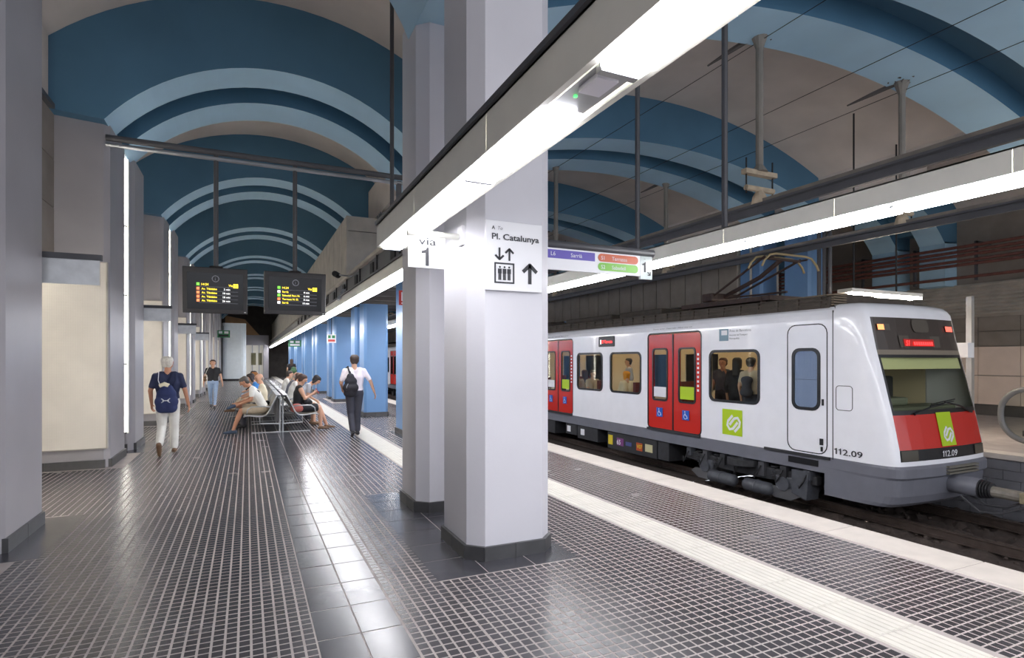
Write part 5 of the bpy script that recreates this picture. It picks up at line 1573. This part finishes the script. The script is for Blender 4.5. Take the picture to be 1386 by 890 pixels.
seated('seated man in white shirt and shorts bending over with crossed leg', LS, 14.2, -1, (C_white, C_khaki, C_sneak), lean=.55, sleeve=.6, legs='short', hair='short', hair_c=(92, 86, 80), voxel=.011, skin=M_skin2,
       J=dict(knR=(.12, .47, .60), anR=(-.10, .62, .66), ftR=(-.6, .5, -.1), knL=(-.12, .46, .52), anL=(-.14, .62, .09), wrL=(-.10, .50, .66), wrR=(.02, .52, .68), look=(0, .8, -.6)))
bag('strap_bag', 'black strap of the bag carried by the bending man', [((.10, .12, .62), .05, (.16, .2, .62), .05)], C_black, (LS, 14.2, 0), math.pi / 2, [('strap', [(-.12, .02, .70), (-.14, .10, .95), (-.12, .28, 1.05), (-.05, .36, .98)], .016, C_black)], cat='bag')
seated('seated bald man in cream shirt seen from behind', LS + .02, 15.35, -1, (C_cream, C_char, C_shoe), lean=.1, sleeve=.6, hair='bald', hair_c=(150, 140, 130), voxel=.013, J=dict(look=(-.5, .8, -.2)))
bag('handbag', 'black bag between the bald man and the bench back', [((0, 0, 0), .07, (.0, .12, 0), .07), ((0, .02, .12), .06, (0, .1, .12), .06)], C_black, (LS + .1, 14.85, .50), 0, cat='bag')
seated('seated dark-haired woman in bright blue top on the left bench', LS, 16.75, -1, (C_blue, C_sand, C_shoe), lean=.35, sleeve=.4, hair='bob', hair_c=(50, 42, 42), voxel=.014, hands=False)
seated('seated woman with auburn hair on the left bench', LS, 17.7, -1, (C_cream, C_sand, C_tan), lean=.2, sleeve=.4, hair='long', hair_c=(150, 96, 44), voxel=.014, hands=False, J=dict(knL=(-.10, .50, .55), anL=(-.2, .72, .30)))
seated('seated woman in black dress looking at her phone', RS, 14.2, 1, (C_black, C_black, C_tan), lean=.12, sleeve=0, legs='short', hair='tail', hair_c=(66, 46, 38), voxel=.011,
       J=dict(knL=(-.10, .48, .54), anL=(-.12, .66, .09), knR=(.10, .47, .52), anR=(.10, .50, .09), elL=(-.2, .14, .76), elR=(.2, .14, .76), wrL=(-.04, .34, .86), wrR=(.05, .34, .86), look=(0, .9, -.45)), shoe_r=.034)
t = thing('phone', (RS + .44, 14.2, .86), 'small red phone held by the woman in black', 'phone')
b = MB(); b.cbox((RS + .43, 14.2, .92), (.02, .07, .13), Matrix.Rotation(-.5, 3, 'Y')); b.build('case', mat('phone_red', (190, 60, 70), .4), t)
bag('handbag', 'dusty red round bag tucked under the phone woman on the bench', [((0, 0, 0), .085, (.12, .0, .0), .085), ((.02, 0, .04), .08, (.1, 0, .04), .08)], mat('bag_dusty_red', (176, 100, 92), .7), (RS - .1, 13.98, .53), 0, cat='bag')
bag('handbag', 'black bag on the lap of the phone woman', [((0, -.1, 0), .07, (.0, .1, 0), .07), ((.1, -.1, -.02), .06, (.1, .1, -.02), .06)], C_black, (RS + .16, 14.2, .68), 0, cat='bag')
seated('seated dark-haired person in grey top bending forward', RS, 15.3, 1, (C_grey, C_sand, C_tan), lean=.75, sleeve=.6, legs='short', hair='bob', hair_c=(36, 30, 32), voxel=.012, J=dict(look=(0, .7, -.7), wrL=(-.06, .52, .62), wrR=(.06, .52, .62)))
seated('seated brown-haired person in white shirt on the right bench', RS, 16.75, 1, (C_white, C_char, C_shoe), lean=.3, sleeve=.7, hair='short', hair_c=(92, 66, 50), voxel=.014, hands=False)
seated('seated older man in dark grey shirt on the right bench', RS, 17.9, 1, (cloth('slate_shirt', (110, 112, 124)), C_char, C_shoe), lean=.35, sleeve=.7, hair='bald', hair_c=(160, 150, 146), voxel=.014, hands=False)
seated('seated person in white far along the right bench', RS, 19.6, 1, (C_white, C_jean, C_shoe), lean=.2, sleeve=.7, hair='short', hair_c=(50, 40, 36), voxel=.016, hands=False)
seated('seated person in black far along the left bench', LS, 19.9, -1, (C_black, C_jean, C_shoe), lean=.2, sleeve=.7, hair='short', hair_c=(50, 40, 36), voxel=.016, hands=False)
# passengers in the train, floor at z = 0
def rider(label, x, y, yaw, mats, dz=0.0, **kw):
    return person(label, (x, y, -.01 + dz), yaw, kw.pop('J', None), mats, group='passengers in the train', voxel=.018, hands=False, **kw)
rider('passenger in black standing at the train window with back turned', 9.55, 9.05, -1.2, (C_black, C_black, C_shoe), sleeve=1.6, hair='long', hair_c=(34, 28, 28), scale=1.0)
rider('bare-armed passenger raising a hand at the train window', 9.95, 9.85, 2.0, (C_char, C_black, C_shoe), sleeve=.2, hair='tail', hair_c=(70, 44, 36), skin=M_skin2, scale=1.0, J=dict(elL=(-.22, .1, 1.2), wrL=(-.12, .2, 1.42)))
rider('passenger in pale shirt with backpack standing at the train window', 9.42, 8.56, -1.3, (C_sand, C_char, C_shoe), sleeve=.6, hair='short', hair_c=(40, 32, 30))
bag('backpack', 'grey backpack worn by the passenger at the train window', [((-.05, -.2, 1.0), .09, (.05, -.2, 1.0), .09), ((-.05, -.18, 1.25), .08, (.05, -.18, 1.25), .08), ((0, -.2, 1.0), .1, (0, -.18, 1.25), .09)], C_char, (9.42, 8.56, -.01), -1.3, voxel=.018)
SEATJ = dict(pel=(0, -.02, .55), chest=(0, -.04, .86), neck=(0, -.05, 1.08), head=(0, .0, 1.24), shL=(-.18, -.04, 1.03), shR=(.18, -.04, 1.03), elL=(-.22, .05, .78), elR=(.22, .05, .78), wrL=(-.1, .3, .66), wrR=(.1, .3, .66), hiL=(-.09, .02, .53), hiR=(.09, .02, .53), knL=(-.1, .44, .52), knR=(.1, .44, .52), anL=(-.1, .46, .1), anR=(.1, .46, .1))
rider('seated passenger with orange headscarf at the train window', 9.5, 12.95, 0, (C_cream, C_char, C_shoe), sleeve=1.5, hair='bob', hair_c=(240, 160, 40), J=SEATJ)
rider('standing passenger in dark jacket behind the orange headscarf', 10.3, 13.9, 1.2, (C_grey, C_char, C_shoe), sleeve=1.6, hair='short', hair_c=(50, 40, 36))
rider('seated dark-haired passenger at the second train window', 9.5, 15.1, 0, (C_sand, C_char, C_shoe), sleeve=.6, hair='long', hair_c=(70, 48, 38), J=SEATJ)
rider('seated passenger in tan at the second train window', 9.5, 14.6, math.pi, (C_sand, C_char, C_shoe), sleeve=.6, hair='short', hair_c=(60, 44, 36), J=SEATJ)
